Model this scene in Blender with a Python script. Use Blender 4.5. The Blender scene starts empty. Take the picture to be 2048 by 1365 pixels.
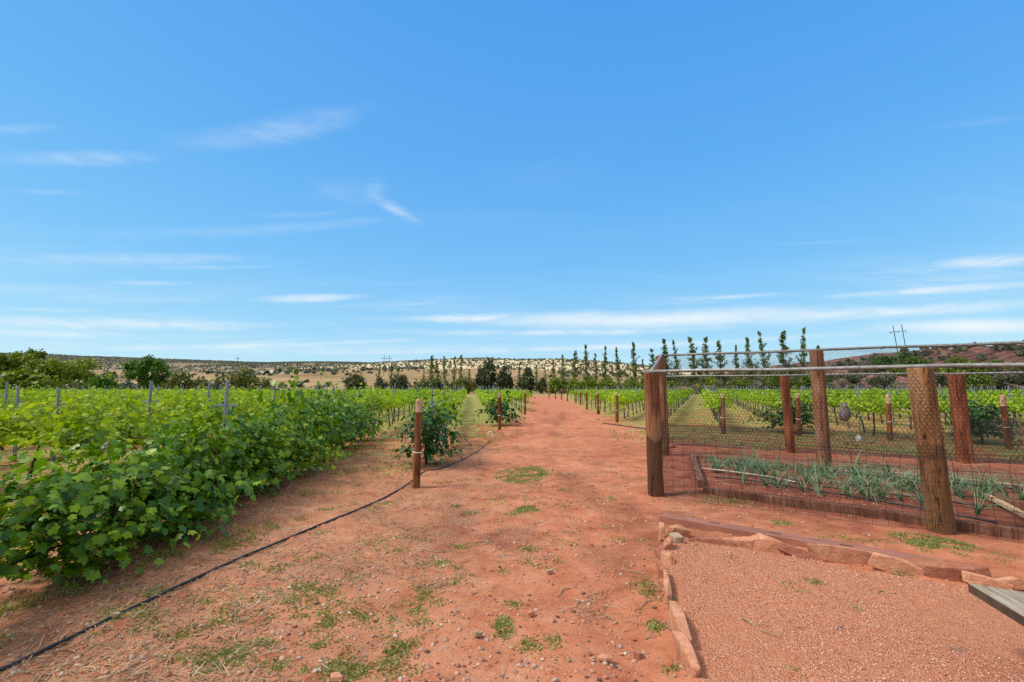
import bpy, math, random
import numpy as np
from mathutils import Vector, Matrix

R = math.radians
scene = bpy.context.scene
COL = scene.collection

# ------------------------------------------------------------------ camera
F = 950.0            # focal length in pixels of a 2048 px wide picture
PITCH = R(5.6)
CAMZ = 1.65
cam = bpy.data.cameras.new('camera')
cam.sensor_width = 36.0
cam.lens = 36.0 * F / 2048.0
cam.clip_start = 0.05
cam.clip_end = 20000.0
cam_o = bpy.data.objects.new('camera', cam)
COL.objects.link(cam_o)
cam_o.location = (0, 0, CAMZ)
cam_o.rotation_euler = (R(90) + PITCH, 0, 0)
scene.camera = cam_o
_cp, _sp = math.cos(PITCH), math.sin(PITCH)


def ray(px, py):
    dx, dy = (px - 1024.0) / F, (682.5 - py) / F
    return Vector((dx, _cp - dy * _sp, _sp + dy * _cp))


def at(px, py, z=0.0):
    """point of the horizontal plane z seen at that pixel of the photograph"""
    d = ray(px, py)
    t = (z - CAMZ) / d.z
    return Vector((d.x * t, d.y * t, z))


def atY(px, py, Y):
    d = ray(px, py)
    t = Y / d.y
    return Vector((d.x * t, Y, CAMZ + d.z * t))


# ------------------------------------------------------------------ light
SUN_EL, SUN_AZ = 50.0, -100.0        # azimuth from +Y, clockwise
w = bpy.data.worlds.new('World')
scene.world = w
w.use_nodes = True
sun = bpy.data.lights.new('sun', 'SUN')
sun.energy = 2.5
sun.angle = R(13.0)
sun.color = (1.0, 0.93, 0.82)
sun_o = bpy.data.objects.new('sun', sun)
COL.objects.link(sun_o)
sd = Vector((math.sin(R(SUN_AZ)) * math.cos(R(SUN_EL)), math.cos(R(SUN_AZ)) * math.cos(R(SUN_EL)), math.sin(R(SUN_EL))))
sun_o.rotation_euler = sd.to_track_quat('Z', 'Y').to_euler()
sun_o.location = (0, 0, 50)
scene.view_settings.view_transform = 'Standard'
scene.view_settings.look = 'None'
EXPO = 0.6
scene.view_settings.exposure = EXPO
scene.view_settings.gamma = 1.0
scene.view_settings.use_curve_mapping = False
scene.cycles.use_denoising = False
scene.cycles.max_bounces = 6
scene.cycles.diffuse_bounces = 3
scene.cycles.transparent_max_bounces = 12


class NT:
    """small helper for node trees"""
    def __init__(s, tree):
        s.t = tree
        s.n = tree.nodes
        s.l = tree.links

    def new(s, typ, **kw):
        nd = s.n.new(typ)
        for k, v in kw.items():
            setattr(nd, k, v)
        return nd

    def put(s, sock, v):
        if v is None:
            return
        if isinstance(v, bpy.types.NodeSocket):
            s.l.new(v, sock)
        else:
            if sock.type == 'RGBA' and len(v) == 3:
                v = (*v, 1.0)
            sock.default_value = v

    def m(s, op, a, b=None, c=None, clamp=False):
        nd = s.new('ShaderNodeMath', operation=op, use_clamp=clamp)
        for i, v in enumerate((a, b, c)):
            s.put(nd.inputs[i], v)
        return nd.outputs[0]

    def mix(s, f, a, b, blend='MIX'):
        nd = s.new('ShaderNodeMix', data_type='RGBA', blend_type=blend)
        s.put(nd.inputs[0], f)
        s.put(nd.inputs[6], a)
        s.put(nd.inputs[7], b)
        return nd.outputs[2]

    def mr(s, v, a, b, c=0.0, d=1.0, smooth=True):
        nd = s.new('ShaderNodeMapRange', interpolation_type='SMOOTHSTEP' if smooth else 'LINEAR')
        for i, x in enumerate((v, a, b, c, d)):
            s.put(nd.inputs[i], x)
        return nd.outputs[0]

    def noise(s, vec, scale, detail=4.0, rough=0.55, dist=0.0):
        nd = s.new('ShaderNodeTexNoise')
        s.put(nd.inputs['Vector'], vec)
        nd.inputs['Scale'].default_value = scale
        nd.inputs['Detail'].default_value = detail
        nd.inputs['Roughness'].default_value = rough
        nd.inputs['Distortion'].default_value = dist
        return nd.outputs[0]

    def mapping(s, vec, scale=(1, 1, 1), rot=(0, 0, 0), loc=(0, 0, 0)):
        nd = s.new('ShaderNodeMapping')
        s.put(nd.inputs[0], vec)
        nd.inputs['Location'].default_value = loc
        nd.inputs['Rotation'].default_value = rot
        nd.inputs['Scale'].default_value = scale
        return nd.outputs[0]

    def ramp(s, v, stops):
        nd = s.new('ShaderNodeValToRGB')
        el = nd.color_ramp.elements
        while len(el) < len(stops):
            el.new(0.5)
        for e, (p, c) in zip(el, stops):
            e.position = p
            e.color = (*c, 1.0)
        s.put(nd.inputs[0], v)
        return nd.outputs[0]


def build_world():
    N = NT(w.node_tree)
    bg = w.node_tree.nodes['Background']
    sky = N.new('ShaderNodeTexSky', sky_type='NISHITA')
    sky.sun_disc = False
    sky.sun_elevation = R(SUN_EL)
    sky.sun_rotation = R(SUN_AZ)
    sky.altitude = 1600.0
    sky.air_density = 1.0
    sky.dust_density = 0.6
    sky.ozone_density = 1.6
    sc_ = N.new('ShaderNodeSeparateColor')
    N.l.new(sky.outputs[0], sc_.inputs[0])
    cc = N.new('ShaderNodeCombineColor')
    GAIN = 1.0 / (0.1 * 2 ** EXPO)
    for i_, (k_, a_, g_) in enumerate(((0.0903, 1.34, 1.0), (0.128, 1.02, 0.60), (0.1428, 0.985, 0.15))):
        N.put(cc.inputs[i_], N.m('MULTIPLY', N.m('POWER', N.m('MULTIPLY', sc_.outputs[i_], k_), g_), a_ * GAIN))
    base = cc.outputs[0]
    tc = N.new('ShaderNodeTexCoord').outputs['Generated']
    sep = N.new('ShaderNodeSeparateXYZ')
    N.l.new(tc, sep.inputs[0])
    x, y, z = sep.outputs
    az = N.m('ARCTAN2', x, y)
    el = N.m('ARCSINE', z)
    # even out the sun side with a second, purely vertical air gradient
    grad = N.ramp(N.m('DIVIDE', el, 0.9, clamp=True), [(0.0, (0.48, 0.75, 0.92)), (0.11, (0.34, 0.65, 0.95)), (0.28, (0.185, 0.525, 0.96)), (0.5, (0.115, 0.42, 0.90)), (0.8, (0.08, 0.34, 0.82))])
    gs = N.new('ShaderNodeVectorMath', operation='SCALE')
    N.put(gs.inputs[0], grad)
    gs.inputs['Scale'].default_value = GAIN
    base = N.mix(0.55, base, gs.outputs[0])
    # streak noises on a high cloud plane
    den = N.m('ADD', N.m('MAXIMUM', z, 0.0), 0.06)
    u = N.m('DIVIDE', x, den)
    v = N.m('DIVIDE', y, den)
    comb = N.new('ShaderNodeCombineXYZ')
    N.put(comb.inputs[0], u)
    N.put(comb.inputs[1], v)
    pl = comb.outputs[0]
    n1 = N.noise(N.mapping(pl, (0.35, 1.1, 1), (0, 0, R(-5))), 1.0, 7, 0.62, 0.5)
    n2 = N.noise(N.mapping(pl, (1.0, 3.6, 1), (0, 0, R(-12))), 1.1, 8, 0.66, 0.8)
    n3 = N.noise(N.mapping(pl, (0.12, 0.4, 1)), 1.0, 3, 0.5)
    st = N.m('MULTIPLY', N.mr(n1, 0.44, 0.74), N.mr(n2, 0.30, 0.72))
    low = N.mr(el, 0.30, 0.08)
    patch = N.mr(n3, 0.42, 0.62)
    gen = N.m('MULTIPLY', st, N.m('ADD', N.m('MULTIPLY', low, 0.45), N.m('MULTIPLY', patch, 0.22)))
    # individual clouds: azimuth / elevation ellipses, rotated, broken by the streak noise
    ae = N.new('ShaderNodeCombineXYZ')
    N.put(ae.inputs[0], az)
    N.put(ae.inputs[1], el)
    aev = ae.outputs[0]
    wob = N.noise(N.mapping(aev, (5, 16, 1)), 1.0, 6, 0.62)
    wob2 = N.noise(N.mapping(aev, (16, 70, 1), (0, 0, R(3))), 1.0, 6, 0.65, 0.4)
    tot = gen
    clouds = [  # px, py, half width, half height, tilt, strength
        (625, 597, 115, 9, 2, 0.85), (600, 600, 60, 8, 0, 0.35), (745, 388, 26, 34, -52, 0.20), (790, 420, 62, 13, -27, 0.52), (690, 385, 90, 30, -5, .16),
        (560, 262, 210, 26, 7, 0.40), (160, 318, 220, 14, 4, 0.38), (40, 258, 90, 10, 6, 0.28), (90, 384, 120, 6, 2, 0.20),
        (560, 458, 330, 12, 4, 0.25), (250, 520, 330, 14, 2, 0.34), (600, 430, 120, 6, 2, 0.18), (300, 567, 110, 6, 1, 0.30),
        (1960, 524, 130, 14, 1, 0.85), (1820, 543, 120, 4, 2, 0.4), (1850, 582, 250, 9, 3, 0.75), (1450, 595, 130, 5, 3, 0.5),
        (1300, 640, 420, 20, 1, 0.75), (1750, 625, 420, 14, 2, 0.72), (1950, 652, 260, 17, 1, 0.75), (930, 637, 180, 10, 1, 0.7),
        (300, 650, 360, 14, 0, 0.62), (420, 657, 120, 8, 0, 0.45), (100, 620, 100, 5, 0, .3), (500, 692, 400, 7, 2, 0.55), (1200, 695, 500, 7, 2, 0.55), (750, 700, 700, 12, 0, 0.3),
        (1150, 665, 420, 8, 1, .5), (100, 668, 260, 10, 0, .45),
        (420, 535, 160, 5, 1, .25), (800, 705, 300, 5, 1, .4), (1080, 350, 160, 40, 4, .05),
        (1960, 245, 120, 8, 3, .10), (1650, 485, 160, 4, 2, .14)]
    for (px, py, hw, hh, tilt, s) in clouds:
        d = ray(px, py).normalized()
        a0, e0 = math.atan2(d.x, d.y), math.asin(d.z)
        cosr = 950.0 / math.hypot(950.0, px - 1024.0)
        A, E = hw / F * cosr * cosr, hh / F * cosr
        mp = N.new('ShaderNodeMapping', vector_type='TEXTURE')
        N.put(mp.inputs[0], aev)
        mp.inputs['Location'].default_value = (a0, e0, 0)
        mp.inputs['Rotation'].default_value = (0, 0, R(tilt) - math.atan(math.tan(e0) * math.sin(a0)))
        mp.inputs['Scale'].default_value = (A, E, 1)
        ln = N.new('ShaderNodeVectorMath', operation='LENGTH')
        N.l.new(mp.outputs[0], ln.inputs[0])
        r2 = N.m('ADD', ln.outputs['Value'], N.m('MULTIPLY', N.m('SUBTRACT', wob, 0.5), 1.6))
        if py < 500:
            s *= 0.95 if 700 < px < 800 else 0.68
            E *= 1.0 if 700 < px < 800 else 1.35
        elif py > 600:
            s = min(0.92, s * 1.25)
        g = N.mr(r2, 1.35, -0.15, 0.0, s)
        tot = N.m('MAXIMUM', tot, N.m('MULTIPLY', g, N.mr(wob2, 0.22, 0.66, 0.25, 1.0))) if s < 0.9 else N.m('MAXIMUM', tot, g)
    fac = N.m('MULTIPLY', N.m('MINIMUM', tot, 0.95), N.mr(el, -0.01, 0.01))
    out = N.mix(fac, base, (0.88 * GAIN, 0.95 * GAIN, 0.99 * GAIN))
    # broken clouds added overhead and behind, out of view, as soft neutral fill light
    fill_clouds = N.m('MAXIMUM', N.mr(el, R(44), R(62)), N.m('MULTIPLY', N.mr(y, 0.25, -0.35), N.mr(el, R(4), R(20))))
    fill_clouds = N.m('MULTIPLY', fill_clouds, N.mr(n1, 0.30, 0.60, 0.55, 0.95))
    out = N.mix(fill_clouds, out, (1.12 * GAIN, 1.08 * GAIN, 1.02 * GAIN))
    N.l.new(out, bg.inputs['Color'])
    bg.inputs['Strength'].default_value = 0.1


build_world()

# ------------------------------------------------------------------ helpers
rng = np.random.default_rng(7)
random.seed(7)


def new_mesh(name, verts, faces_flat, per, mat=None, smooth=False):
    """verts (N,3); faces_flat flat indices, all faces with `per` corners"""
    me = bpy.data.meshes.new(name)
    verts = np.ascontiguousarray(verts, dtype=np.float32)
    ff = np.ascontiguousarray(faces_flat, dtype=np.int32).ravel()
    nf = len(ff) // per
    me.vertices.add(len(verts))
    me.vertices.foreach_set('co', verts.ravel())
    me.loops.add(len(ff))
    me.loops.foreach_set('vertex_index', ff)
    me.polygons.add(nf)
    me.polygons.foreach_set('loop_start', np.arange(0, nf * per, per, dtype=np.int32))
    me.polygons.foreach_set('loop_total', np.full(nf, per, dtype=np.int32))
    if smooth:
        me.polygons.foreach_set('use_smooth', np.ones(nf, dtype=bool))
    me.update(calc_edges=True)
    me.validate()
    if mat:
        me.materials.append(mat)
    return me


class MB:
    """collects boxes, tubes and loose faces into one mesh"""
    def __init__(s):
        s.v, s.f = [], []

    def tube(s, pts, rad, n=8, cap=True, sq=None):
        pts = [Vector(p) for p in pts]
        if not isinstance(rad, (list, tuple)):
            rad = [rad] * len(pts)
        b0 = len(s.v)
        up = None
        for i, p in enumerate(pts):
            d = (pts[min(i + 1, len(pts) - 1)] - pts[max(i - 1, 0)]).normalized()
            if up is None:
                a = Vector((1, 0, 0)) if abs(d.x) < 0.8 else Vector((0, 1, 0))
                up = (a - d * a.dot(d)).normalized()
            else:
                up = (up - d * up.dot(d)).normalized()
            sd_ = d.cross(up)
            for k in range(n):
                a = 2 * math.pi * k / n
                s.v.append(p + (up * math.cos(a) + sd_ * math.sin(a)) * rad[i])
        for i in range(len(pts) - 1):
            for k in range(n):
                k2 = (k + 1) % n
                s.f.append((b0 + i * n + k, b0 + i * n + k2, b0 + (i + 1) * n + k2, b0 + (i + 1) * n + k))
        if cap:
            s.f.append(tuple(b0 + k for k in range(n))[::-1])
            e = b0 + (len(pts) - 1) * n
            s.f.append(tuple(e + k for k in range(n)))
        return s

    def box(s, c, sz, rot=None):
        b0 = len(s.v)
        h = Vector(sz) * 0.5
        for q in ((-1, -1, -1), (1, -1, -1), (1, 1, -1), (-1, 1, -1), (-1, -1, 1), (1, -1, 1), (1, 1, 1), (-1, 1, 1)):
            p = Vector((q[0] * h.x, q[1] * h.y, q[2] * h.z))
            if rot is not None:
                p = rot @ p
            s.v.append(Vector(c) + p)
        for q in ((0, 3, 2, 1), (4, 5, 6, 7), (0, 1, 5, 4), (1, 2, 6, 5), (2, 3, 7, 6), (3, 0, 4, 7)):
            s.f.append(tuple(b0 + i for i in q))
        return s

    def mesh(s, name, mat=None, smooth=False):
        me = bpy.data.meshes.new(name)
        me.from_pydata([tuple(p) for p in s.v], [], s.f)
        if smooth:
            me.polygons.foreach_set('use_smooth', np.ones(len(me.polygons), dtype=bool))
        me.update()
        if mat:
            me.materials.append(mat)
        return me


def link(name, me, parent=None, loc=None):
    o = bpy.data.objects.new(name, me)
    COL.objects.link(o)
    if parent is not None:
        o.parent = parent
    if loc is not None:
        o.location = loc
    return o


def tag(o, label=None, cat=None, group=None, kind=None):
    if label:
        o['label'] = label
    if cat:
        o['category'] = cat
    if group:
        o['group'] = group
    if kind:
        o['kind'] = kind
    return o


def thing(name, loc, label, cat, group=None, rz=0.0):
    o = bpy.data.objects.new(name, None)
    o.empty_display_size = 0.1
    COL.objects.link(o)
    o.location = loc
    o.rotation_euler = (0, 0, rz)
    return tag(o, label, cat, group)


_ones = 'zeroth first second third fourth fifth sixth seventh eighth ninth tenth eleventh twelfth thirteenth fourteenth fifteenth sixteenth seventeenth eighteenth nineteenth'.split()
_tens = {2: 'twenty', 3: 'thirty', 4: 'forty', 5: 'fifty', 6: 'sixty', 7: 'seventy'}


def ordn(n):
    if n < 20:
        return _ones[n]
    t, o = divmod(n, 10)
    if o == 0:
        return _tens[t][:-1] + 'ieth'
    return _tens[t] + '-' + _ones[o]


def vnoise(x, y, seed=0):
    x = np.asarray(x, dtype=np.float64)
    y = np.asarray(y, dtype=np.float64)
    xi, yi = np.floor(x).astype(np.int64), np.floor(y).astype(np.int64)
    xf, yf = x - xi, y - yi
    xf, yf = xf * xf * (3 - 2 * xf), yf * yf * (3 - 2 * yf)

    def h(a, b):
        q = (a * 374761393 + b * 668265263 + seed * 1442695041) & 0xffffffff
        q = ((q ^ (q >> 13)) * 1274126177) & 0xffffffff
        return ((q ^ (q >> 16)) & 0xffff) / 65535.0
    return (h(xi, yi) * (1 - xf) + h(xi + 1, yi) * xf) * (1 - yf) + (h(xi, yi + 1) * (1 - xf) + h(xi + 1, yi + 1) * xf) * yf


def fbm(x, y, seed=0, oct=4):
    s, a, t = 0.0, 1.0, 0.0
    for i in range(oct):
        s = s + a * vnoise(np.asarray(x) * 2 ** i, np.asarray(y) * 2 ** i, seed + i * 17)
        t += a
        a *= 0.5
    return s / t


def sstep(a, b, x):
    t = np.clip((np.asarray(x, dtype=np.float64) - a) / (b - a), 0, 1)
    return t * t * (3 - 2 * t)


# road edges as functions of distance
_LY = [0, 7.5, 9.5, 12, 15, 19, 26, 32, 47, 80, 110]
_LX = [-2.7, -2.7, -1.7, -1.0, -0.7, -0.2, 0.5, 1.1, 2.2, 3.0, 4.0]
_RY = [0, 7, 9, 12, 16, 23, 30, 36, 47, 80, 110]
_RX = [9, 9, 3.2, 3.5, 4.0, 4.7, 5.0, 5.2, 6.0, 8.3, 9.0]


def road_mask(x, y):
    L = np.interp(y, _LY, _LX)
    Rr = np.interp(y, _RY, _RX)
    wd = 0.5 + 0.9 * sstep(8, 25, y)
    return np.minimum(sstep(-wd, wd, x - L), sstep(-wd, wd, Rr - x)) * sstep(105, 80, y)


def garden_mask(x, y):
    # inside of the fenced garden: right of the line of the corner posts, between the front and the back row
    a = (x - 2.2) * 0.84 + (y - 7.4) * 0.54
    d = -(x - 2.2) * -0.54 * -1 + 0
    n = (x - 2.2) * 0.54 + (y - 7.4) * 0.84
    b = n
    left = (x - 2.2) - (y - 7.4) * 0.32
    return sstep(-0.2, 0.3, b) * sstep(8.6, 6.0, b) * sstep(-0.3, 0.2, left)


_court = [at(1328, 1075), at(1332, 1140), at(1345, 1230), at(1390, 1365), at(1440, 1500)]


def court_mask(x, y):
    lx = np.interp(y, [p.y for p in reversed(_court)], [p.x for p in reversed(_court)])
    a, b = at(1340, 1075), at(2048, 1200)
    ly = a.y + (x - a.x) * (b.y - a.y) / (b.x - a.x)
    return sstep(-0.06, 0.03, x - lx) * sstep(-0.03, 0.06, ly - y)


def ground_z(x, y):
    x = np.asarray(x, dtype=np.float64)
    y = np.asarray(y, dtype=np.float64)
    r = np.hypot(x, y)
    near = sstep(60, 8, r)
    z = 0.05 * (fbm(x * 0.5 + 3, y * 0.5, 3, 3) - 0.5)
    z += near * (0.045 * (fbm(x * 2.2, y * 2.2, 5, 3) - 0.5) + 0.022 * (fbm(x * 8, y * 8, 8, 3) - 0.5))
    z += sstep(14, 4, r) * 0.013 * (vnoise(x * 26, y * 26, 21) - 0.5)
    # wheel ruts along the track
    rut = road_mask(x, y) * sstep(12, 8, y)
    cx = 0.55 + 0.06 * y
    z -= 0.030 * rut * (np.exp(-((x - cx) / 0.2) ** 2) + 0.8 * np.exp(-((x - cx + 1.5) / 0.24) ** 2)) * fbm(x * 2, y * 1.2, 31, 2) * 1.7
    return z


def gz(x, y):
    return float(ground_z(np.array([x]), np.array([y]))[0])


def on_ground(px, py):
    p = at(px, py)
    p.z = gz(p.x, p.y)
    return p


# ------------------------------------------------------------------ materials
MATS = {}


def mat(name, fn):
    m = bpy.data.materials.new(name)
    m.use_nodes = True
    N = NT(m.node_tree)
    bs = m.node_tree.nodes['Principled BSDF']
    fn(N, bs, m)
    MATS[name] = m
    return m


def obj_coord(N):
    return N.new('ShaderNodeTexCoord').outputs['Object']


def world_pos(N):
    return N.new('ShaderNodeNewGeometry').outputs['Position']


def bump(N, bs, h, strength=0.4, dist=0.02):
    b = N.new('ShaderNodeBump')
    b.inputs['Strength'].default_value = strength
    b.inputs['Distance'].default_value = dist
    N.l.new(h, b.inputs['Height'])
    N.l.new(b.outputs[0], bs.inputs['Normal'])


def foliage_mat(name, stops, trans=0.35, rough=0.5, spec=0.3, objvar=0.12):
    def fn(N, bs, m):
        g = N.new('ShaderNodeNewGeometry')
        oi = N.new('ShaderNodeObjectInfo')
        isl = g.outputs['Random Per Island']
        patch = N.noise(N.new('ShaderNodeTexCoord').outputs['Object'], 2.2, 2, 0.5)
        v = N.m('ADD', N.m('MULTIPLY', isl, 0.62), N.m('MULTIPLY', N.m('SUBTRACT', patch, 0.3), 0.7))
        v = N.m('ADD', v, N.m('MULTIPLY', N.m('SUBTRACT', oi.outputs['Random'], 0.5), objvar * 2), clamp=True)
        c = N.ramp(v, stops)
        N.l.new(c, bs.inputs['Base Color'])
        bs.inputs['Roughness'].default_value = rough
        bs.inputs['Specular IOR Level'].default_value = spec
        tr = N.new('ShaderNodeBsdfTranslucent')
        N.l.new(N.mix(1.0, c, (1.25, 1.2, 0.55), 'MULTIPLY'), tr.inputs[0])
        ms = N.new('ShaderNodeMixShader')
        ms.inputs[0].default_value = trans
        N.l.new(bs.outputs[0], ms.inputs[1])
        N.l.new(tr.outputs[0], ms.inputs[2])
        out = m.node_tree.nodes['Material Output']
        N.l.new(ms.outputs[0], out.inputs[0])
    return mat(name, fn)


F_DARK = foliage_mat('leaf_dark', [(0.0, (0.022, 0.075, 0.004)), (0.40, (0.085, 0.20, 0.005)), (0.72, (0.22, 0.37, 0.010)), (1.0, (0.43, 0.50, 0.02))], 0.34, 0.42, 0.4)
F_LIME = foliage_mat('leaf_lime', [(0.0, (0.080, 0.175, 0.004)), (0.38, (0.25, 0.40, 0.008)), (0.75, (0.41, 0.53, 0.012)), (1.0, (0.56, 0.60, 0.025))], 0.42)
F_YELLOW = foliage_mat('leaf_yellow', [(0.0, (0.075, 0.15, 0.004)), (0.4, (0.23, 0.35, 0.008)), (0.75, (0.39, 0.48, 0.012)), (1.0, (0.55, 0.56, 0.03))], 0.42)
F_DEEP = foliage_mat('leaf_deep', [(0.0, (0.014, 0.055, 0.010)), (0.5, (0.03, 0.095, 0.018)), (1.0, (0.07, 0.17, 0.03))], 0.25)
F_TREE = foliage_mat('leaf_tree', [(0.0, (0.06, 0.105, 0.008)), (0.5, (0.15, 0.215, 0.014)), (1.0, (0.29, 0.34, 0.03))], 0.42)
F_ROUND = foliage_mat('leaf_round_tree', [(0.0, (0.03, 0.08, 0.007)), (0.5, (0.07, 0.165, 0.010)), (1.0, (0.15, 0.26, 0.02))], 0.35)
F_JUN = foliage_mat('leaf_juniper', [(0.0, (0.022, 0.034, 0.010)), (0.5, (0.052, 0.072, 0.019)), (1.0, (0.105, 0.118, 0.034))], 0.15)
F_SCRUB = foliage_mat('leaf_hazy_scrub', [(0.0, (0.038, 0.046, 0.026)), (0.5, (0.062, 0.072, 0.038)), (1.0, (0.10, 0.105, 0.055))], 0.0)  # lightened and greyed: distance haze is put into the leaf colour
F_OLIVE = foliage_mat('leaf_olive', [(0.0, (0.06, 0.075, 0.015)), (0.5, (0.13, 0.145, 0.025)), (1.0, (0.22, 0.21, 0.04))], 0.25)
F_BLUE = foliage_mat('leaf_bluegrey', [(0.0, (0.05, 0.075, 0.06)), (0.5, (0.12, 0.155, 0.13)), (1.0, (0.2, 0.24, 0.2))], 0.15)
F_POPLAR = foliage_mat('leaf_poplar', [(0.0, (0.05, 0.085, 0.014)), (0.5, (0.13, 0.185, 0.03)), (1.0, (0.25, 0.29, 0.06))], 0.4)
F_ONION = foliage_mat('leaf_onion', [(0.0, (0.055, 0.115, 0.05)), (0.5, (0.13, 0.215, 0.11)), (1.0, (0.33, 0.39, 0.21))], 0.2, 0.42, 0.4)
F_WEED = foliage_mat('leaf_weed', [(0.0, (0.13, 0.165, 0.045)), (0.5, (0.25, 0.29, 0.08)), (1.0, (0.42, 0.39, 0.17))], 0.3)
F_STRAW = foliage_mat('straw', [(0.0, (0.10, 0.060, 0.032)), (0.4, (0.30, 0.20, 0.11)), (0.8, (0.48, 0.36, 0.22)), (1.0, (0.60, 0.49, 0.33))], 0.1)
F_GRASS = foliage_mat('grass_blade', [(0.0, (0.10, 0.15, 0.02)), (0.5, (0.22, 0.24, 0.045)), (1.0, (0.38, 0.31, 0.10))], 0.3)


def ground_fn(N, bs, m):
    p = world_pos(N)
    at_g = N.new('ShaderNodeAttribute', attribute_name='grass').outputs['Fac']
    at_c = N.new('ShaderNodeAttribute', attribute_name='gravel').outputs['Fac']
    at_s = N.new('ShaderNodeAttribute', attribute_name='soil').outputs['Fac']
    at_f = N.new('ShaderNodeAttribute', attribute_name='far').outputs['Fac']
    n0 = N.noise(p, 0.55, 5, 0.6)
    n1 = N.noise(p, 3.2, 6, 0.62)
    n2 = N.noise(p, 22.0, 5, 0.6)
    n3 = N.noise(p, 95.0, 3, 0.6)
    dirt = N.ramp(N.m('ADD', N.m('MULTIPLY', n0, 0.45), N.m('MULTIPLY', n1, 0.55)),
                  [(0.34, (0.24, 0.062, 0.026)), (0.44, (0.41, 0.130, 0.060)), (0.54, (0.51, 0.188, 0.096)), (0.64, (0.59, 0.275, 0.160))])
    dirt = N.mix(N.mr(n2, 0.35, 0.7, 0.0, 0.45), dirt, (0.48, 0.215, 0.125))
    dirt = N.mix(N.mr(n3, 0.58, 0.70, 0.0, 0.6), dirt, (0.58, 0.36, 0.25))
    dirt = N.mix(N.mr(n3, 0.42, 0.30, 0.0, 0.5), dirt, (0.19, 0.065, 0.035))
    nb = N.noise(p, 9.0, 5, 0.65)
    dirt = N.mix(N.mr(nb, 0.56, 0.68, 0.0, 0.4), dirt, (0.31, 0.085, 0.040))
    soil = N.ramp(n1, [(0.3, (0.13, 0.038, 0.023)), (0.55, (0.24, 0.080, 0.047)), (0.75, (0.34, 0.135, 0.082))])
    dirt = N.mix(at_s, dirt, soil)
    vor = N.new('ShaderNodeTexVoronoi')
    N.put(vor.inputs['Vector'], p)
    vor.inputs['Scale'].default_value = 85.0
    grav = N.ramp(N.new_out(vor, 'Color') if False else vor.outputs['Color'], [(0.0, (0.36, 0.115, 0.058)), (0.4, (0.53, 0.205, 0.112)), (0.75, (0.60, 0.275, 0.165)), (1.0, (0.65, 0.38, 0.27))])
    grav = N.mix(N.mr(n1, 0.35, 0.7, 0.1, 0.6), grav, (0.55, 0.225, 0.125))
    dirt = N.mix(at_c, dirt, grav)
    litter = N.new('ShaderNodeAttribute', attribute_name='litter').outputs['Fac']
    fib = N.noise(N.mapping(p, (1, 0.5, 1), (0, 0, R(35))), 60.0, 4, 0.7, 1.0)
    lm = N.m('MULTIPLY', N.mr(N.m('ADD', n1, N.m('MULTIPLY', litter, 0.16)), 0.48, 0.62), N.mr(fib, 0.38, 0.58))
    dirt = N.mix(N.m('MULTIPLY', N.m('MULTIPLY', lm, litter), 0.38), dirt, N.ramp(n3, [(0.38, (0.17, 0.12, 0.065)), (0.62, (0.46, 0.36, 0.23))]))
    gr = N.ramp(N.m('ADD', N.m('MULTIPLY', n1, 0.6), N.m('MULTIPLY', n2, 0.4)),
                [(0.30, (0.15, 0.18, 0.032)), (0.46, (0.25, 0.26, 0.06)), (0.58, (0.37, 0.30, 0.105)), (0.68, (0.45, 0.22, 0.12))])
    gm = N.m('MULTIPLY', at_g, 1.0)
    f = N.mr(N.m('ADD', gm, N.m('MULTIPLY', N.m('SUBTRACT', N.m('ADD', N.m('MULTIPLY', n1, 0.6), N.m('MULTIPLY', n0, 0.4)), 0.5), 2.6)), 0.42, 0.70)
    col = N.mix(f, dirt, gr)
    tan = N.ramp(N.noise(p, 0.03, 6, 0.6), [(0.3, (0.26, 0.16, 0.08)), (0.7, (0.36, 0.25, 0.125))])
    col = N.mix(at_f, col, tan)
    N.l.new(col, bs.inputs['Base Color'])
    bs.inputs['Roughness'].default_value = 0.95
    bs.inputs['Specular IOR Level'].default_value = 0.1
    h = N.m('ADD', N.m('MULTIPLY', n2, 0.7), N.m('MULTIPLY', n3, 0.5))
    h = N.m('ADD', h, N.m('MULTIPLY', N.m('MULTIPLY', vor.outputs['Distance'], at_c), -1.0))
    bump(N, bs, h, 0.8, 0.024)


M_GROUND = mat('red_dirt', ground_fn)


def simple(name, col, rough=0.6, metal=0.0, var=0.25, scale=6.0, bumpd=0.0, stretch=(1, 1, 1)):
    def fn(N, bs, m):
        p = N.mapping(obj_coord(N), stretch)
        n = N.noise(p, scale, 5, 0.6)
        lo = tuple(c * (1 - var) for c in col)
        hi = tuple(min(1, c * (1 + var)) for c in col)
        c = N.ramp(n, [(0.3, lo), (0.7, hi)])
        N.l.new(c, bs.inputs['Base Color'])
        bs.inputs['Roughness'].default_value = rough
        bs.inputs['Metallic'].default_value = metal
        if bumpd:
            bump(N, bs, n, 0.5, bumpd)
    return mat(name, fn)


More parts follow.
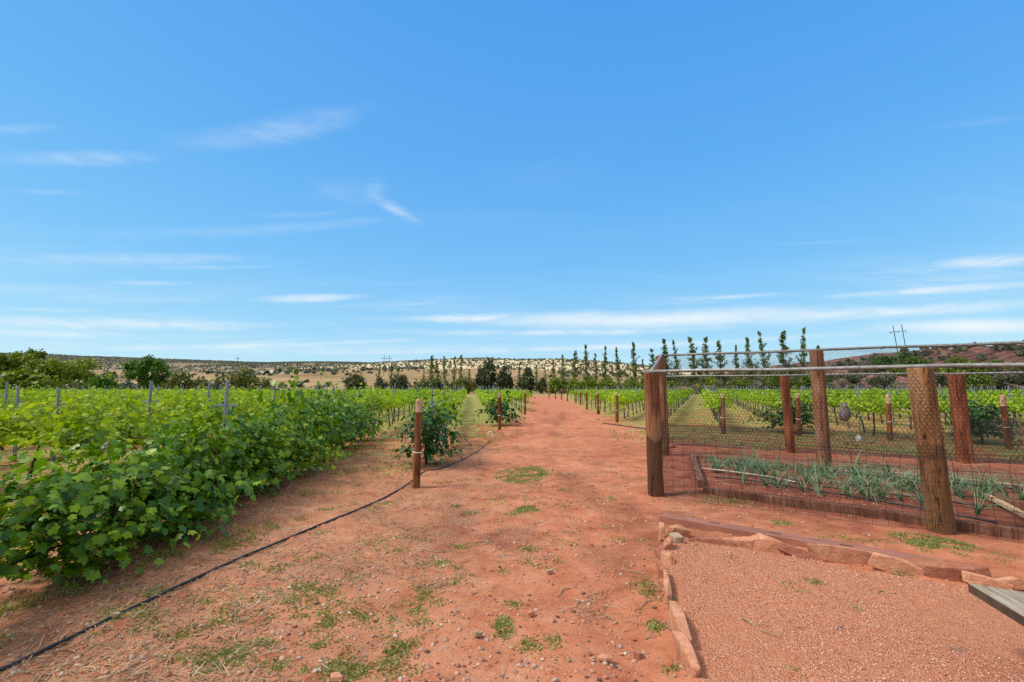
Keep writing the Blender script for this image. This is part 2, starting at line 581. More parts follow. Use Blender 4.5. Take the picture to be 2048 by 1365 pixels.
def wood_fn(c_lo, c_mid, c_hi, crack=0.5, scale=14.0, grey=0.25, dark_to=0.0, dark_k=0.22):
    def fn(N, bs, m):
        oi = N.new('ShaderNodeObjectInfo')
        co = obj_coord(N)
        off = N.new('ShaderNodeCombineXYZ')
        N.put(off.inputs[0], N.m('MULTIPLY', oi.outputs['Random'], 31.0))
        va = N.new('ShaderNodeVectorMath', operation='ADD')
        N.l.new(co, va.inputs[0])
        N.l.new(off.outputs[0], va.inputs[1])
        p = va.outputs[0]
        g = N.noise(N.mapping(p, (1, 1, 0.05)), scale * 1.3, 8, 0.72, 0.8)
        b = N.noise(N.mapping(p, (1, 1, 0.35)), scale * 0.28, 4, 0.55)
        ck = N.noise(N.mapping(p, (1, 1, 0.045)), scale * 0.8, 3, 0.5, 0.9)
        v = N.m('ADD', N.m('MULTIPLY', g, 0.55), N.m('MULTIPLY', b, 0.45))
        c = N.ramp(v, [(0.38, c_lo), (0.5, c_mid), (0.63, c_hi)])
        kn = N.new('ShaderNodeTexVoronoi')
        N.put(kn.inputs['Vector'], N.mapping(p, (1, 1, 0.55)))
        kn.inputs['Scale'].default_value = 4.2
        c = N.mix(N.mr(kn.outputs['Distance'], 0.11, 0.05, 0.0, 0.85), c, tuple(q * 0.25 for q in c_lo))
        gp = N.noise(N.mapping(p, (1, 1, 0.25)), 3.1, 3, 0.5)
        c = N.mix(N.mr(gp, 0.55, 0.72, 0.0, grey), c, (0.24, 0.20, 0.17))
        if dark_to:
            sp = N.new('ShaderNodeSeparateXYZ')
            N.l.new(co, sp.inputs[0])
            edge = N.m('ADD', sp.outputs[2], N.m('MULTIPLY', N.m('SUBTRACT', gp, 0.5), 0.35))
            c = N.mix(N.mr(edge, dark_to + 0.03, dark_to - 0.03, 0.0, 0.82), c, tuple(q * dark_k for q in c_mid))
        ckm = N.mr(N.m('ABSOLUTE', N.m('SUBTRACT', ck, 0.5)), 0.012, 0.0)
        c = N.mix(N.m('MULTIPLY', ckm, crack), c, tuple(q * 0.12 for q in c_lo))
        N.l.new(c, bs.inputs['Base Color'])
        bs.inputs['Roughness'].default_value = 0.85
        bs.inputs['Specular IOR Level'].default_value = 0.2
        bump(N, bs, N.m('SUBTRACT', g, N.m('MULTIPLY', ckm, 1.2)), 0.6, 0.012)
    return fn


M_TIE = mat('wood_red_post', wood_fn((0.10, 0.038, 0.018), (0.23, 0.098, 0.048), (0.38, 0.20, 0.12), 0.95))
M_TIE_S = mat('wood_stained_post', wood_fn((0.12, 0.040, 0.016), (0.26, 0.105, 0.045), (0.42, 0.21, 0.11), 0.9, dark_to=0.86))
M_TIE2 = mat('wood_dark_red_post', wood_fn((0.08, 0.020, 0.008), (0.20, 0.055, 0.022), (0.34, 0.125, 0.058), 0.95))
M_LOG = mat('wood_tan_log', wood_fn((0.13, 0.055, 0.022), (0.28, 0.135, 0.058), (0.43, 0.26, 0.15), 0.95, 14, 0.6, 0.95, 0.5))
M_ROUND = mat('wood_treated_post', wood_fn((0.05, 0.014, 0.006), (0.17, 0.055, 0.018), (0.33, 0.135, 0.05), 0.8, 22))
M_PALEWOOD = mat('wood_pale_tip', wood_fn((0.26, 0.15, 0.075), (0.45, 0.30, 0.17), (0.55, 0.42, 0.27), 0.6, 22))
M_TIMBER = mat('wood_bed_timber', wood_fn((0.075, 0.028, 0.016), (0.15, 0.062, 0.036), (0.25, 0.125, 0.08), 0.6))


def grey_board_fn(N, bs, m):
    p = obj_coord(N)
    p = N.mapping(p, (1, 1, 1), (0, 0, -math.atan2(_gd.y, _gd.x)))
    g = N.noise(N.mapping(p, (0.07, 1, 1)), 30, 6, 0.65, 0.8)
    b = N.noise(N.mapping(p, (0.5, 1.5, 1)), 5, 4, 0.6)
    v = N.m('ADD', N.m('MULTIPLY', g, 0.7), N.m('MULTIPLY', b, 0.3))
    c = N.ramp(v, [(0.33, (0.09, 0.065, 0.042)), (0.5, (0.29, 0.235, 0.165)), (0.68, (0.43, 0.375, 0.29))])
    N.l.new(c, bs.inputs['Base Color'])
    bs.inputs['Roughness'].default_value = 0.9
    bump(N, bs, g, 0.6, 0.006)


_gd = at(2048, 1234, 0.45) - at(1935, 1166, 0.45)
M_GREY = mat('wood_grey_board', grey_board_fn)
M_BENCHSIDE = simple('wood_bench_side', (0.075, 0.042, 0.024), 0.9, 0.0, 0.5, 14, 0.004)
M_GALV = simple('galvanised_steel', (0.29, 0.325, 0.36), 0.5, 0.35, 0.2, 9)
M_PIPE = simple('galvanised_pipe', (0.27, 0.265, 0.255), 0.5, 0.4, 0.35, 14)
M_WIRE = simple('dark_wire', (0.014, 0.014, 0.015), 0.8, 0.0, 0.3, 30)
M_MESH = simple('hex_wire', (0.010, 0.010, 0.011), 0.9, 0.0, 0.3, 30)
M_HOSE = simple('black_hose', (0.014, 0.015, 0.017), 0.42, 0.0, 0.3, 12)
M_TRUNK = simple('vine_bark', (0.075, 0.045, 0.032), 0.95, 0.0, 0.6, 22, 0.01, (1, 1, .2))
M_CANE = simple('vine_cane', (0.22, 0.11, 0.05), 0.8, 0.0, 0.4, 22)
M_BARK = simple('tree_bark', (0.10, 0.07, 0.05), 0.95, 0.0, 0.4, 6, 0.02)
M_WHITEBARK = simple('tree_white_bark', (0.55, 0.52, 0.46), 0.9, 0.0, 0.25, 5, 0.01)
M_GREYBARK = simple('tree_grey_bark', (0.15, 0.125, 0.105), 0.9, 0.0, 0.3, 5, 0.01)
M_POLE = simple('utility_wood', (0.055, 0.04, 0.03), 0.9, 0.0, 0.3, 3)
M_WHITE = simple('white_plastic', (0.72, 0.70, 0.66), 0.45, 0.0, 0.1, 8)
M_TIE_W = simple('white_tie', (0.62, 0.60, 0.56), 0.6, 0.0, 0.15, 20)
M_BLACK = simple('slot_black', (0.006, 0.006, 0.006), 0.9, 0.0, 0.2, 8)
M_REDSTEEL = simple('red_oxide_board', (0.27, 0.105, 0.065), 0.7, 0.0, 0.3, 9, 0.004, (0.3, 1, 1))
M_OWL = simple('owl_plumage', (0.16, 0.12, 0.125), 0.85, 0.0, 0.75, 34, 0.012)
M_OWLEYE = simple('owl_eye', (0.55, 0.36, 0.03), 0.3, 0.0, 0.2, 8)
M_DRIP = simple('drip_tape', (0.012, 0.012, 0.014), 0.5, 0.0, 0.3, 8)
M_PVC = simple('weathered_pvc', (0.46, 0.36, 0.29), 0.6, 0.0, 0.25, 6)


def shade_fn(N, bs, m):
    p = obj_coord(N)
    n = N.noise(p, 40, 4, 0.6)
    bs.inputs['Base Color'].default_value = (0.02, 0.024, 0.028, 1)
    bs.inputs['Roughness'].default_value = 0.8
    tr = N.new('ShaderNodeBsdfTransparent')
    ms = N.new('ShaderNodeMixShader')
    N.l.new(N.mr(n, 0.3, 0.7, 0.25, 0.48), ms.inputs[0])
    N.l.new(tr.outputs[0], ms.inputs[1])
    N.l.new(bs.outputs[0], ms.inputs[2])
    N.l.new(ms.outputs[0], m.node_tree.nodes['Material Output'].inputs[0])


M_SHADE = mat('black_shade_netting', shade_fn)


def stone_fn(c1, c2, c3):
    def fn(N, bs, m):
        oi = N.new('ShaderNodeObjectInfo')
        co = obj_coord(N)
        va = N.new('ShaderNodeVectorMath', operation='ADD')
        N.l.new(co, va.inputs[0])
        cx = N.new('ShaderNodeCombineXYZ')
        N.put(cx.inputs[2], N.m('MULTIPLY', oi.outputs['Random'], 17.0))
        N.l.new(cx.outputs[0], va.inputs[1])
        n = N.noise(va.outputs[0], 9, 6, 0.65)
        n2 = N.noise(N.mapping(va.outputs[0], (1, 1, 4)), 30, 5, 0.65)
        c = N.ramp(N.m('ADD', N.m('MULTIPLY', n, 0.6), N.m('MULTIPLY', n2, 0.4)), [(0.33, c1), (0.5, c2), (0.68, c3)])
        N.l.new(c, bs.inputs['Base Color'])
        bs.inputs['Roughness'].default_value = 0.92
        bs.inputs['Specular IOR Level'].default_value = 0.15
        bump(N, bs, N.m('ADD', n, N.m('MULTIPLY', n2, 0.6)), 1.0, 0.020)
    return fn


M_STONE = mat('red_sandstone', stone_fn((0.34, 0.130, 0.070), (0.52, 0.24, 0.14), (0.64, 0.38, 0.25)))
M_STONE_D = mat('dark_sandstone', stone_fn((0.22, 0.075, 0.045), (0.34, 0.13, 0.08), (0.45, 0.22, 0.15)))
M_STONE_G = mat('greyish_stone', stone_fn((0.26, 0.17, 0.11), (0.38, 0.27, 0.185), (0.46, 0.36, 0.27)))


def pebble_fn(N, bs, m):
    g = N.new('ShaderNodeNewGeometry')
    c = N.ramp(g.outputs['Random Per Island'], [(0.0, (0.08, 0.05, 0.045)), (0.22, (0.30, 0.115, 0.065)), (0.45, (0.44, 0.20, 0.12)), (0.7, (0.46, 0.29, 0.21)), (0.85, (0.27, 0.165, 0.125)), (1.0, (0.58, 0.44, 0.34))])
    N.l.new(c, bs.inputs['Base Color'])
    bs.inputs['Roughness'].default_value = 0.9


M_PEBBLE = mat('pebble_mix', pebble_fn)


def gravelbit_fn(N, bs, m):
    g = N.new('ShaderNodeNewGeometry')
    c = N.ramp(g.outputs['Random Per Island'], [(0.0, (0.32, 0.110, 0.060)), (0.35, (0.52, 0.21, 0.122)), (0.8, (0.56, 0.30, 0.205)), (1.0, (0.66, 0.45, 0.36))])
    N.l.new(c, bs.inputs['Base Color'])
    bs.inputs['Roughness'].default_value = 0.9


M_GRAVELBIT = mat('gravel_mix', gravelbit_fn)


def hill_mat(name, stops, scale, dots=None):
    def fn(N, bs, m):
        p = world_pos(N)
        n = N.noise(p, scale, 7, 0.62)
        c = N.ramp(n, stops)
        if dots:
            sc, thr, dc = dots
            q = N.noise(N.mapping(p, (1, 1, 1.0)), sc, 3, 0.6)
            c = N.mix(N.mr(q, thr, thr + 0.05), c, dc)
        N.l.new(c, bs.inputs['Base Color'])
        bs.inputs['Roughness'].default_value = 0.95
        bs.inputs['Specular IOR Level'].default_value = 0.05
    return mat(name, fn)


M_TAN = hill_mat('dry_grass_hill', [(0.3, (0.21, 0.130, 0.062)), (0.5, (0.31, 0.212, 0.108)), (0.7, (0.39, 0.285, 0.148))], 0.03)
M_MESA = hill_mat('juniper_mesa', [(0.3, (0.15, 0.12, 0.07)), (0.5, (0.24, 0.185, 0.115)), (0.7, (0.35, 0.275, 0.185))], 0.008)
M_PALE = hill_mat('pale_hill', [(0.3, (0.40, 0.29, 0.17)), (0.5, (0.55, 0.44, 0.27)), (0.7, (0.66, 0.55, 0.37))], 0.02)


def redrock_fn(N, bs, m):
    p = world_pos(N)
    n = N.noise(p, 0.25, 6, 0.65)
    q = N.mapping(p, (0.55, 0.25, 2.6), (0, R(24), 0))
    s = N.noise(q, 0.8, 6, 0.65, 0.6)
    c = N.ramp(N.m('ADD', N.m('MULTIPLY', s, 0.7), N.m('MULTIPLY', n, 0.3)),
               [(0.36, (0.030, 0.014, 0.012)), (0.44, (0.15, 0.060, 0.045)), (0.52, (0.26, 0.115, 0.085)), (0.6, (0.36, 0.21, 0.155)), (0.72, (0.22, 0.13, 0.085))])
    veg = N.noise(p, 0.11, 5, 0.65)
    c = N.mix(N.mr(veg, 0.52, 0.60, 0.0, 0.9), c, (0.105, 0.10, 0.04))
    N.l.new(c, bs.inputs['Base Color'])
    bs.inputs['Roughness'].default_value = 0.95
    bump(N, bs, s, 1.0, 1.2)


M_REDROCK = mat('red_rock', redrock_fn)

# ------------------------------------------------------------------ ground
def axis(fine_lo, fine_hi, step, lo, hi, growth):
    a = list(np.arange(fine_lo, fine_hi + 1e-6, step))
    s, v = step, fine_hi
    while v < hi:
        s *= growth
        v += s
        a.append(v)
    s, v = step, fine_lo
    b = []
    while v > lo:
        s *= growth
        v -= s
        b.append(v)
    return np.array(b[::-1] + a)


def build_ground():
    xs = axis(-4.6, 5.4, 0.032, -9000, 9000, 1.085)
    ys = axis(2.1, 8.2, 0.030, -60, 9000, 1.062)
    X, Y = np.meshgrid(xs, ys)
    nx, ny = len(xs), len(ys)
    Z = ground_z(X, Y)
    c = court_mask(X, Y)
    Z = Z + 0.035 * c
    r = np.hypot(X, Y)
    Z = np.where(r > 500, Z - (r - 500) * 0.001, Z)
    V = np.stack([X, Y, Z], -1).reshape(-1, 3)
    i = np.arange(nx * ny).reshape(ny, nx)
    Q = np.stack([i[:-1, :-1], i[:-1, 1:], i[1:, 1:], i[1:, :-1]], -1).reshape(-1, 4)
    me = new_mesh('ground', V, Q, 4, M_GROUND, True)
    rm = road_mask(X, Y)
    g = (1 - rm) * sstep(6.5, 10, Y)
    gd = garden_mask(X, Y)
    g = g * (1 - gd)
    # left block: more red earth, right block: greener
    g = g * np.where(X < np.interp(Y, _LY, _LX), 0.46 + 0.36 * sstep(13, 28, Y), 0.60 + 0.12 * sstep(18, 45, Y))
    g = np.maximum(g, 0.62 * sstep(-3.6, -5.0, X + 0.088 * Y) * sstep(30, 12, Y))
    cl_ = np.interp(Y, _LY, _LX) * 0.5 + np.interp(Y, _RY, np.minimum(_RX, 4.5 + 0 * np.array(_RX))) * 0.5
    g = np.maximum(g, rm * 0.40 * np.exp(-((X - cl_) / 0.45) ** 2) * sstep(9, 14, Y))
    far = sstep(96, 125, Y)
    litter = sstep(1.4, -1.6, X) * sstep(16, 9, Y) * (1 - c)
    for k_, (off, wd) in enumerate(((0.0, 0.26), (-1.55, 0.30), (0.9, 0.22))):
        line = 0.55 + 0.058 * Y + off + 0.25 * np.sin(Y * 0.35 + k_)
        wear = np.exp(-((X - line) / wd) ** 2) * sstep(0.42, 0.58, fbm(X * 0.8 + k_ * 7, Y * 0.35, 61, 3)) * rm * sstep(3.5, 5.0, Y) * sstep(45, 25, Y)
        gd = np.maximum(gd, 0.62 * wear)
    blot = sstep(0.56, 0.68, fbm(X * 0.55, Y * 0.55, 93, 4)) * sstep(40, 20, Y) * (1 - c)
    gd = np.maximum(gd, 0.45 * blot)
    for nm, arr in (('litter', litter), ('grass', g), ('gravel', c), ('soil', gd), ('far', far)):
        a = me.attributes.new(nm, 'FLOAT', 'POINT')
        a.data.foreach_set('value', np.ascontiguousarray(arr, dtype=np.float32).ravel())
    tag(link('ground', me), kind='structure')


build_ground()


def hill(name, m, Y0, Yr, Yend, prof, back=0.3, dx=None, rough=0.0, rs=0.02, seed=0, xr=(-1.7, 1.7), terr=0.0):
    """prof: list of (px, py) of the skyline as seen from the viewpoint; ridge at distance Yr"""
    px = np.array([p[0] for p in prof], float)
    hz = np.array([atY(p[0], p[1], Yr).z for p in prof])
    hx = np.array([atY(p[0], p[1], Yr).x for p in prof])
    n = 340
    xs = np.linspace(xr[0] * Yr, xr[1] * Yr, n)
    ts = np.concatenate([np.linspace(0, 1, 60), np.linspace(1.05, 2, 14)])
    ys = np.where(ts <= 1, Y0 + (Yr - Y0) * ts, Yr + (Yend - Yr) * (ts - 1))
    X, Y = np.meshgrid(xs, ys)
    H = np.interp(X * 0 + xs[None, :], hx, hz)
    T = np.repeat(ts[:, None], n, 1)
    up = np.where(T <= 1, sstep(0, 1, T) * 0.55 + 0.45 * T, 1 - (1 - back) * sstep(1, 2, T))
    Z = H * up + (1 - np.minimum(T, 1)) * -1.0
    nz = (fbm(X * rs, Y * rs, seed, 5) - 0.5) * rough
    Z = Z + nz * np.minimum(T * 3, 1)
    if terr:
        q = Z / terr + 0.22 * X / terr
        Z = Z + terr * 0.55 * (sstep(0.35, 0.75, q - np.floor(q)) - (q - np.floor(q))) * np.minimum(T * 3, 1)
    V = np.stack([X, Y, Z], -1).reshape(-1, 3)
    ny = len(ts)
    i = np.arange(n * ny).reshape(ny, n)
    Q = np.stack([i[:-1, :-1], i[:-1, 1:], i[1:, 1:], i[1:, :-1]], -1).reshape(-1, 4)
    o = tag(link(name, new_mesh(name, V, Q, 4, m, True)), kind='structure')
    return lambda x, y: float(np.interp(x, xs, [0] * n)) if False else _hz(x, y, xs, ys, Z)


def _hz(x, y, xs, ys, Z):
    i = int(np.clip(np.searchsorted(xs, x) - 1, 0, len(xs) - 2))
    j = int(np.clip(np.searchsorted(ys, y) - 1, 0, len(ys) - 2))
    a = min(max((x - xs[i]) / (xs[i + 1] - xs[i]), 0), 1)
    b = min(max((y - ys[j]) / (ys[j + 1] - ys[j]), 0), 1)
    return float((Z[j, i] * (1 - a) + Z[j, i + 1] * a) * (1 - b) + (Z[j + 1, i] * (1 - a) + Z[j + 1, i + 1] * a) * b)


H_TAN = hill('grass_hill', M_TAN, 190, 460, 700, [(-900, 752), (0, 742), (200, 742), (400, 746), (500, 749), (560, 746), (640, 740), (720, 736), (800, 735), (900, 736), (1000, 737), (1080, 741), (1200, 748), (1300, 752), (1500, 757), (1800, 760), (3000, 760)], rough=6, rs=0.012, seed=4)
H_MESA = hill('far_mesa', M_MESA, 700, 2600, 4200, [(-900, 700), (0, 707), (100, 709), (180, 713), (300, 718), (400, 721), (480, 724), (560, 726), (620, 725), (680, 724.5), (740, 727), (800, 729), (1000, 734), (1400, 740), (3000, 745)], back=0.9, rough=14, rs=0.003, seed=9)
H_PALE = hill('pale_hill', M_PALE, 480, 1150, 1700, [(-900, 790), (400, 785), (560, 745), (700, 730), (760, 726), (840, 722), (900, 719), (950, 717), (1000, 718), (1060, 719), (1120, 718.5), (1180, 722), (1240, 728), (1300, 738), (1360, 752), (1500, 768), (3000, 790)], back=0.6, rough=7, rs=0.006, seed=14)
H_RED = hill('red_rock_ridge', M_REDROCK, 96, 140, 260, [(-900, 800), (1150, 795), (1300, 778), (1400, 763), (1500, 750), (1600, 742), (1680, 731), (1740, 722), (1780, 714), (1819, 706), (1860, 703), (1900, 699), (1960, 695), (2048, 690), (2300, 682), (3000, 676)], back=0.85, rough=4.2, rs=0.12, seed=22, xr=(-0.1, 1.9), terr=1.5)
H_PLAIN = hill('tan_slope', M_TAN, 170, 300, 600, [(-900, 800), (1300, 790), (1450, 756), (1560, 738), (1640, 726), (1700, 721), (1760, 720), (1850, 722), (2048, 720), (3000, 720)], back=0.9, rough=2.5, rs=0.02, seed=31, xr=(0.1, 1.7))

# ------------------------------------------------------------------ leaf scatter
_half = [(0, 0.04, 0), (0.20, -0.10, -0.03), (0.46, 0.06, -0.18), (0.36, 0.30, -0.08), (0.52, 0.56, -0.22), (0.25, 0.66, -0.10), (0, 1.0, -0.22)]
LEAF_V = np.array(_half + [(-x, y, z) for x, y, z in _half[1:-1]], dtype=np.float64) - np.array([0, 0.05, 0])
LEAF_F = np.array([[0, 1, 2, 3, 4, 5, 6], [0, 6, 11, 10, 9, 8, 7]])
MID_V = np.array([(0, 0, 0), (0.42, 0.05, -0.07), (0.46, 0.55, -0.11), (0, 1, -0.08), (-0.46, 0.55, -0.11), (-0.42, 0.05, -0.07)], float)
MID_F = np.array([[0, 1, 2, 3], [0, 3, 4, 5]])
FAR_V = np.array([(0, 0, 0), (0.5, 0.45, -0.08), (0, 1, -0.05), (-0.5, 0.5, -0.08)], float)
FAR_F = np.array([[0, 1, 2, 3]])
NARROW_V = np.array([(0, 0, 0), (0.18, 0.4, -0.03), (0, 1, 0.0), (-0.18, 0.4, -0.03)], float)


def frames(nrm, tip, r):
    n = nrm / (np.linalg.norm(nrm, axis=1, keepdims=True) + 1e-9)
    t = tip - n * np.sum(n * tip, axis=1, keepdims=True)
    t = t / (np.linalg.norm(t, axis=1, keepdims=True) + 1e-9)
    x = np.cross(t, n)
    return np.stack([x, t, n], axis=-1)      # columns: x, y(tip), z(normal)


def scatter(V, Fc, pos, rot, scale):
    pts = np.einsum('nij,kj->nki', rot, V) * scale[:, None, None] + pos[:, None, :]
    k = len(V)
    fc = (Fc[None] + (np.arange(len(pos)) * k)[:, None, None]).reshape(-1, Fc.shape[1])
    return pts.reshape(-1, 3), fc


def rnd3(n, g):
    v = g.normal(size=(n, 3))
    return v / np.linalg.norm(v, axis=1, keepdims=True)


# ------------------------------------------------------------------ grape vines
def vine_leaf_points(g, style, n_shoot, spacing):
    """leaf positions of one vine: shoots rising from a cordon along local Y and arching over"""
    P, Nn, Tp, S, canes = [], [], [], [], []
    half = 0.98
    for k in range(n_shoot):
        y0 = g.uniform(-half, half)
        if style == 'wall':
            z0, L = (g.uniform(0.10, 1.0) if k % 3 else g.uniform(0.05, 0.45)), g.uniform(0.5, 0.95)
            d = np.array([g.normal(0, 0.65), g.normal(0, 0.45), g.uniform(0.1, 1.0)])
            grav, z0x = 1.25, 0.20
        elif style == 'mound':
            z0, L = g.uniform(0.2, 0.95), g.uniform(0.6, 1.1)
            y0 *= 0.55
            d = np.array([g.normal(0, 0.8), g.normal(0, 0.6), g.uniform(0.0, 0.9)])
            grav, z0x = 1.5, 0.2
        elif style == 'lush':
            z0, L = g.uniform(0.70, 0.98), g.uniform(0.45, 0.95)
            d = np.array([g.normal(0, 0.75), g.normal(0, 0.5), g.uniform(0.2, 1.1)])
            grav, z0x = 1.3, 0.14
            if g.random() < 0.06:
                d[2], grav = 1.8, 0.4
        else:
            z0, L = g.uniform(0.80, 0.95), g.uniform(0.40, 0.85)
            d = np.array([g.normal(0, 0.55), g.normal(0, 0.45), g.uniform(0.35, 1.1)])
            grav, z0x = 1.25, 0.06
            if g.random() < 0.07:
                d[2] = 1.6
                grav = 0.5
            elif g.random() < 0.10:
                d[2], grav, L = 0.2, 1.9, 0.95
        d /= np.linalg.norm(d)
        p = np.array([g.normal(0, z0x), y0, z0])
        m = max(4, int(L / spacing))
        cane = [p.copy()]
        for j in range(m):
            d = d + np.array([g.normal(0, 0.12), g.normal(0, 0.12), -grav * spacing * (0.35 + j / m)])
            d /= np.linalg.norm(d)
            p = p + d * spacing
            if p[2] < 0.06:
                break
            cane.append(p.copy())
            side = np.cross(d, [0, 0, 1.0])
            side = side / (np.linalg.norm(side) + 1e-6) * (1 if j % 2 else -1)
            off = side * g.uniform(0.02, 0.10) + g.normal(0, 0.025, 3)
            P.append(p + off)
            out = np.array([p[0], 0.15 * (p[1] - y0), 0.0])
            out = out / (np.linalg.norm(out) + 0.15)
            nrm = out * 0.75 + np.array([0, 0, 0.75]) + g.normal(0, 0.42, 3)
            Nn.append(nrm)
            Tp.append(out * 0.6 + np.array([0, 0, -0.9]) + side * 0.5 + g.normal(0, 0.4, 3))
            S.append((1.0 - 0.45 * (j / m) ** 2) * g.uniform(0.65, 1.2))
        canes.append(cane)
    return np.array(P), np.array(Nn), np.array(Tp), np.array(S), canes


def vine_meshes(seed, style, lod, mt):
    g = np.random.default_rng(seed)
    ns_ = {'wall': (190, 135, 80), 'mound': (90, 80, 60), 'lush': (84, 66, 46), 'lime': (56, 48, 36)}[style][lod]
    shoots, spc, size, V, Fc = {0: (ns_, 0.060, 0.120, LEAF_V, LEAF_F), 1: (ns_, 0.080, 0.130, MID_V, MID_F), 2: (ns_, 0.120, 0.165, MID_V, MID_F)}[lod]
    P, Nn, Tp, S, canes = vine_leaf_points(g, style, shoots, spc)
    rot = frames(Nn, Tp, g)
    v, f = scatter(V, Fc, P, rot, S * size)
    fol = new_mesh('vine_foliage', v, f, Fc.shape[1], mt)
    b = MB()
    # trunk: crooked, dividing into two cordon arms
    a, l = g.uniform(0, 6.3), g.uniform(0.04, 0.16)
    ns = 7 if lod == 0 else 5
    pts = []
    for q in range(6):
        t = q / 5
        pts.append((math.cos(a) * l * (1 - t) + g.normal(0, 0.012), math.sin(a) * l * 2.0 * (1 - t) + g.normal(0, 0.015), -0.05 + t * 0.88))
    b.tube(pts, [0.040, 0.034, 0.028, 0.026, 0.028, 0.03], ns)
    for sgn in (-1, 1):
        arm = [pts[-1]] + [(g.normal(0, 0.015), sgn * q * 0.23, 0.84 + g.normal(0, 0.015)) for q in range(1, 5)]
        b.tube(arm, [0.026, 0.022, 0.019, 0.016, 0.012], ns)
    cb = b
    nf0 = len(b.f)
    for c in canes[: (len(canes) // 2 if lod == 0 and style == 'lime' else len(canes) // 5)]:
        if len(c) > 3 and lod < 2:
            cb.tube([tuple(q) for q in c], [0.0055 - 0.003 * i / len(c) for i in range(len(c))], 3, False)  # loose canes share the trunk mesh without being joined to it
    tr = b.mesh('vine_trunk_canes', M_TRUNK, True)
    tr.materials.append(M_CANE)
    mi = np.zeros(len(tr.polygons), dtype=np.int32)
    mi[nf0:] = 1
    tr.polygons.foreach_set('material_index', mi)
    return fol, tr


_VM = {}
NVAR = {('wall', 0): 7, ('lime', 0): 4, ('mound', 0): 2}


def vine_variant(style, lod, mkey, i):
    mt = {'dark': F_DARK, 'lime': F_LIME, 'yellow': F_YELLOW, 'deep': F_DEEP}[mkey]
    k = (style, lod, mkey, i)
    if k not in _VM:
        _VM[k] = vine_meshes(hash((len(style), lod, len(mkey), i)) % 10000 + i * 37 + lod * 411 + (90 if style == 'wall' else 7), style, lod, mt)
    return _VM[k]


DL = Vector((-0.088, 1.0, 0)).normalized()
DR = Vector((0.368, 0.930, 0)).normalized()
AL = math.atan2(-DL.x, DL.y)
AR = math.atan2(-DR.x, DR.y)

# rows: (origin, direction, angle, length, description, side)
ROWS = []
_ld = {3.65: 'short row left of the far track', 1.3: 'row behind the white riser',
       -0.95: 'row behind the tall round post', -3.45: 'dark row nearest the hose',
       -5.5: 'first row behind the dark row', 5.9: 'last short row left of the track'}
cl = [5.9, 3.65, 1.3, -0.95, -3.45, -5.5] + [-7.85 - 2.3 * i for i in range(23)]
for i, c in enumerate(cl):
    if c == 5.9:
        y0 = 47.0
    elif c == 3.65:
        y0 = 33.0
    elif c == 1.3:
        y0 = 20.0
    elif c == -0.95:
        y0 = 9.5
    elif c == -3.45:
        y0 = 2.2
    else:
        y0 = max(abs(c) / 1.16 - 0.5, 4.8)
    y1 = 84.0 if c > -12 else 84 - (abs(c) - 12) * 0.42
    desc = _ld.get(c, f'{ordn(i - 3)} row left of the hose')
    ROWS.append(dict(o=Vector((c - 0.088 * y0, y0, 0)), d=DL, a=AL, L=y1 - y0, desc=desc, side='L', c=c))
_rs = [((7.8, 64.5), 'sixth row right of the track'), ((7.0, 55.0), 'fifth row right of the track'), ((6.6, 46.5), 'fourth row right of the track'),
       ((5.9, 36.8), 'third row right of the track'), ((5.4, 30.2), 'second row right of the track'), ((5.06, 23.4), 'first row right of the track'),
       ((6.3, 20.6), 'row behind the fence corner'), ((7.75, 17.8), 'row right of the grassy aisle'), ((9.95, 16.9), 'row behind the big dark mound'),
       ((12.0, 15.5), 'row behind the owl decoy'), ((13.7, 13.6), 'row behind the near fence log')]
for (x, y), dsc in _rs:
    ROWS.append(dict(o=Vector((x, y, 0)), d=DR, a=AR, L=(93 - y) / 0.93, desc=dsc, side='R', c=0))
pN = Vector((0.93, -0.368, 0))
base = Vector((13.7, 13.6, 0))
for k in range(1, 13):
    o = base + pN * 2.35 * k
    # start each row where it comes near the picture's edge
    t = max(0.0, (o.x - 1.16 * o.y) / (1.16 * 0.93 - 0.368))
    o = o + DR * t
    ROWS.append(dict(o=o, d=DR, a=AR, L=min((93 - o.y) / 0.93, 70), desc=f'{ordn(k)} right row past the near fence log', side='R', c=0))

vines = []
for ri, rw in enumerate(ROWS):
    n = int(rw['L'] / 1.72)
    for j in range(n):
        p = rw['o'] + rw['d'] * (0.9 + j * 1.72)
        if abs(p.x) > 1.22 * p.y + 1.0:
            continue
        vines.append((p.y * 0.75 + 0.25 * p.length, ri, j, p))
vines.sort(key=lambda q: q[0])
NEAR_N = 292
G_L, G_R = 'grapevines of the left block', 'grapevines of the right block'
rv = random.Random(5)


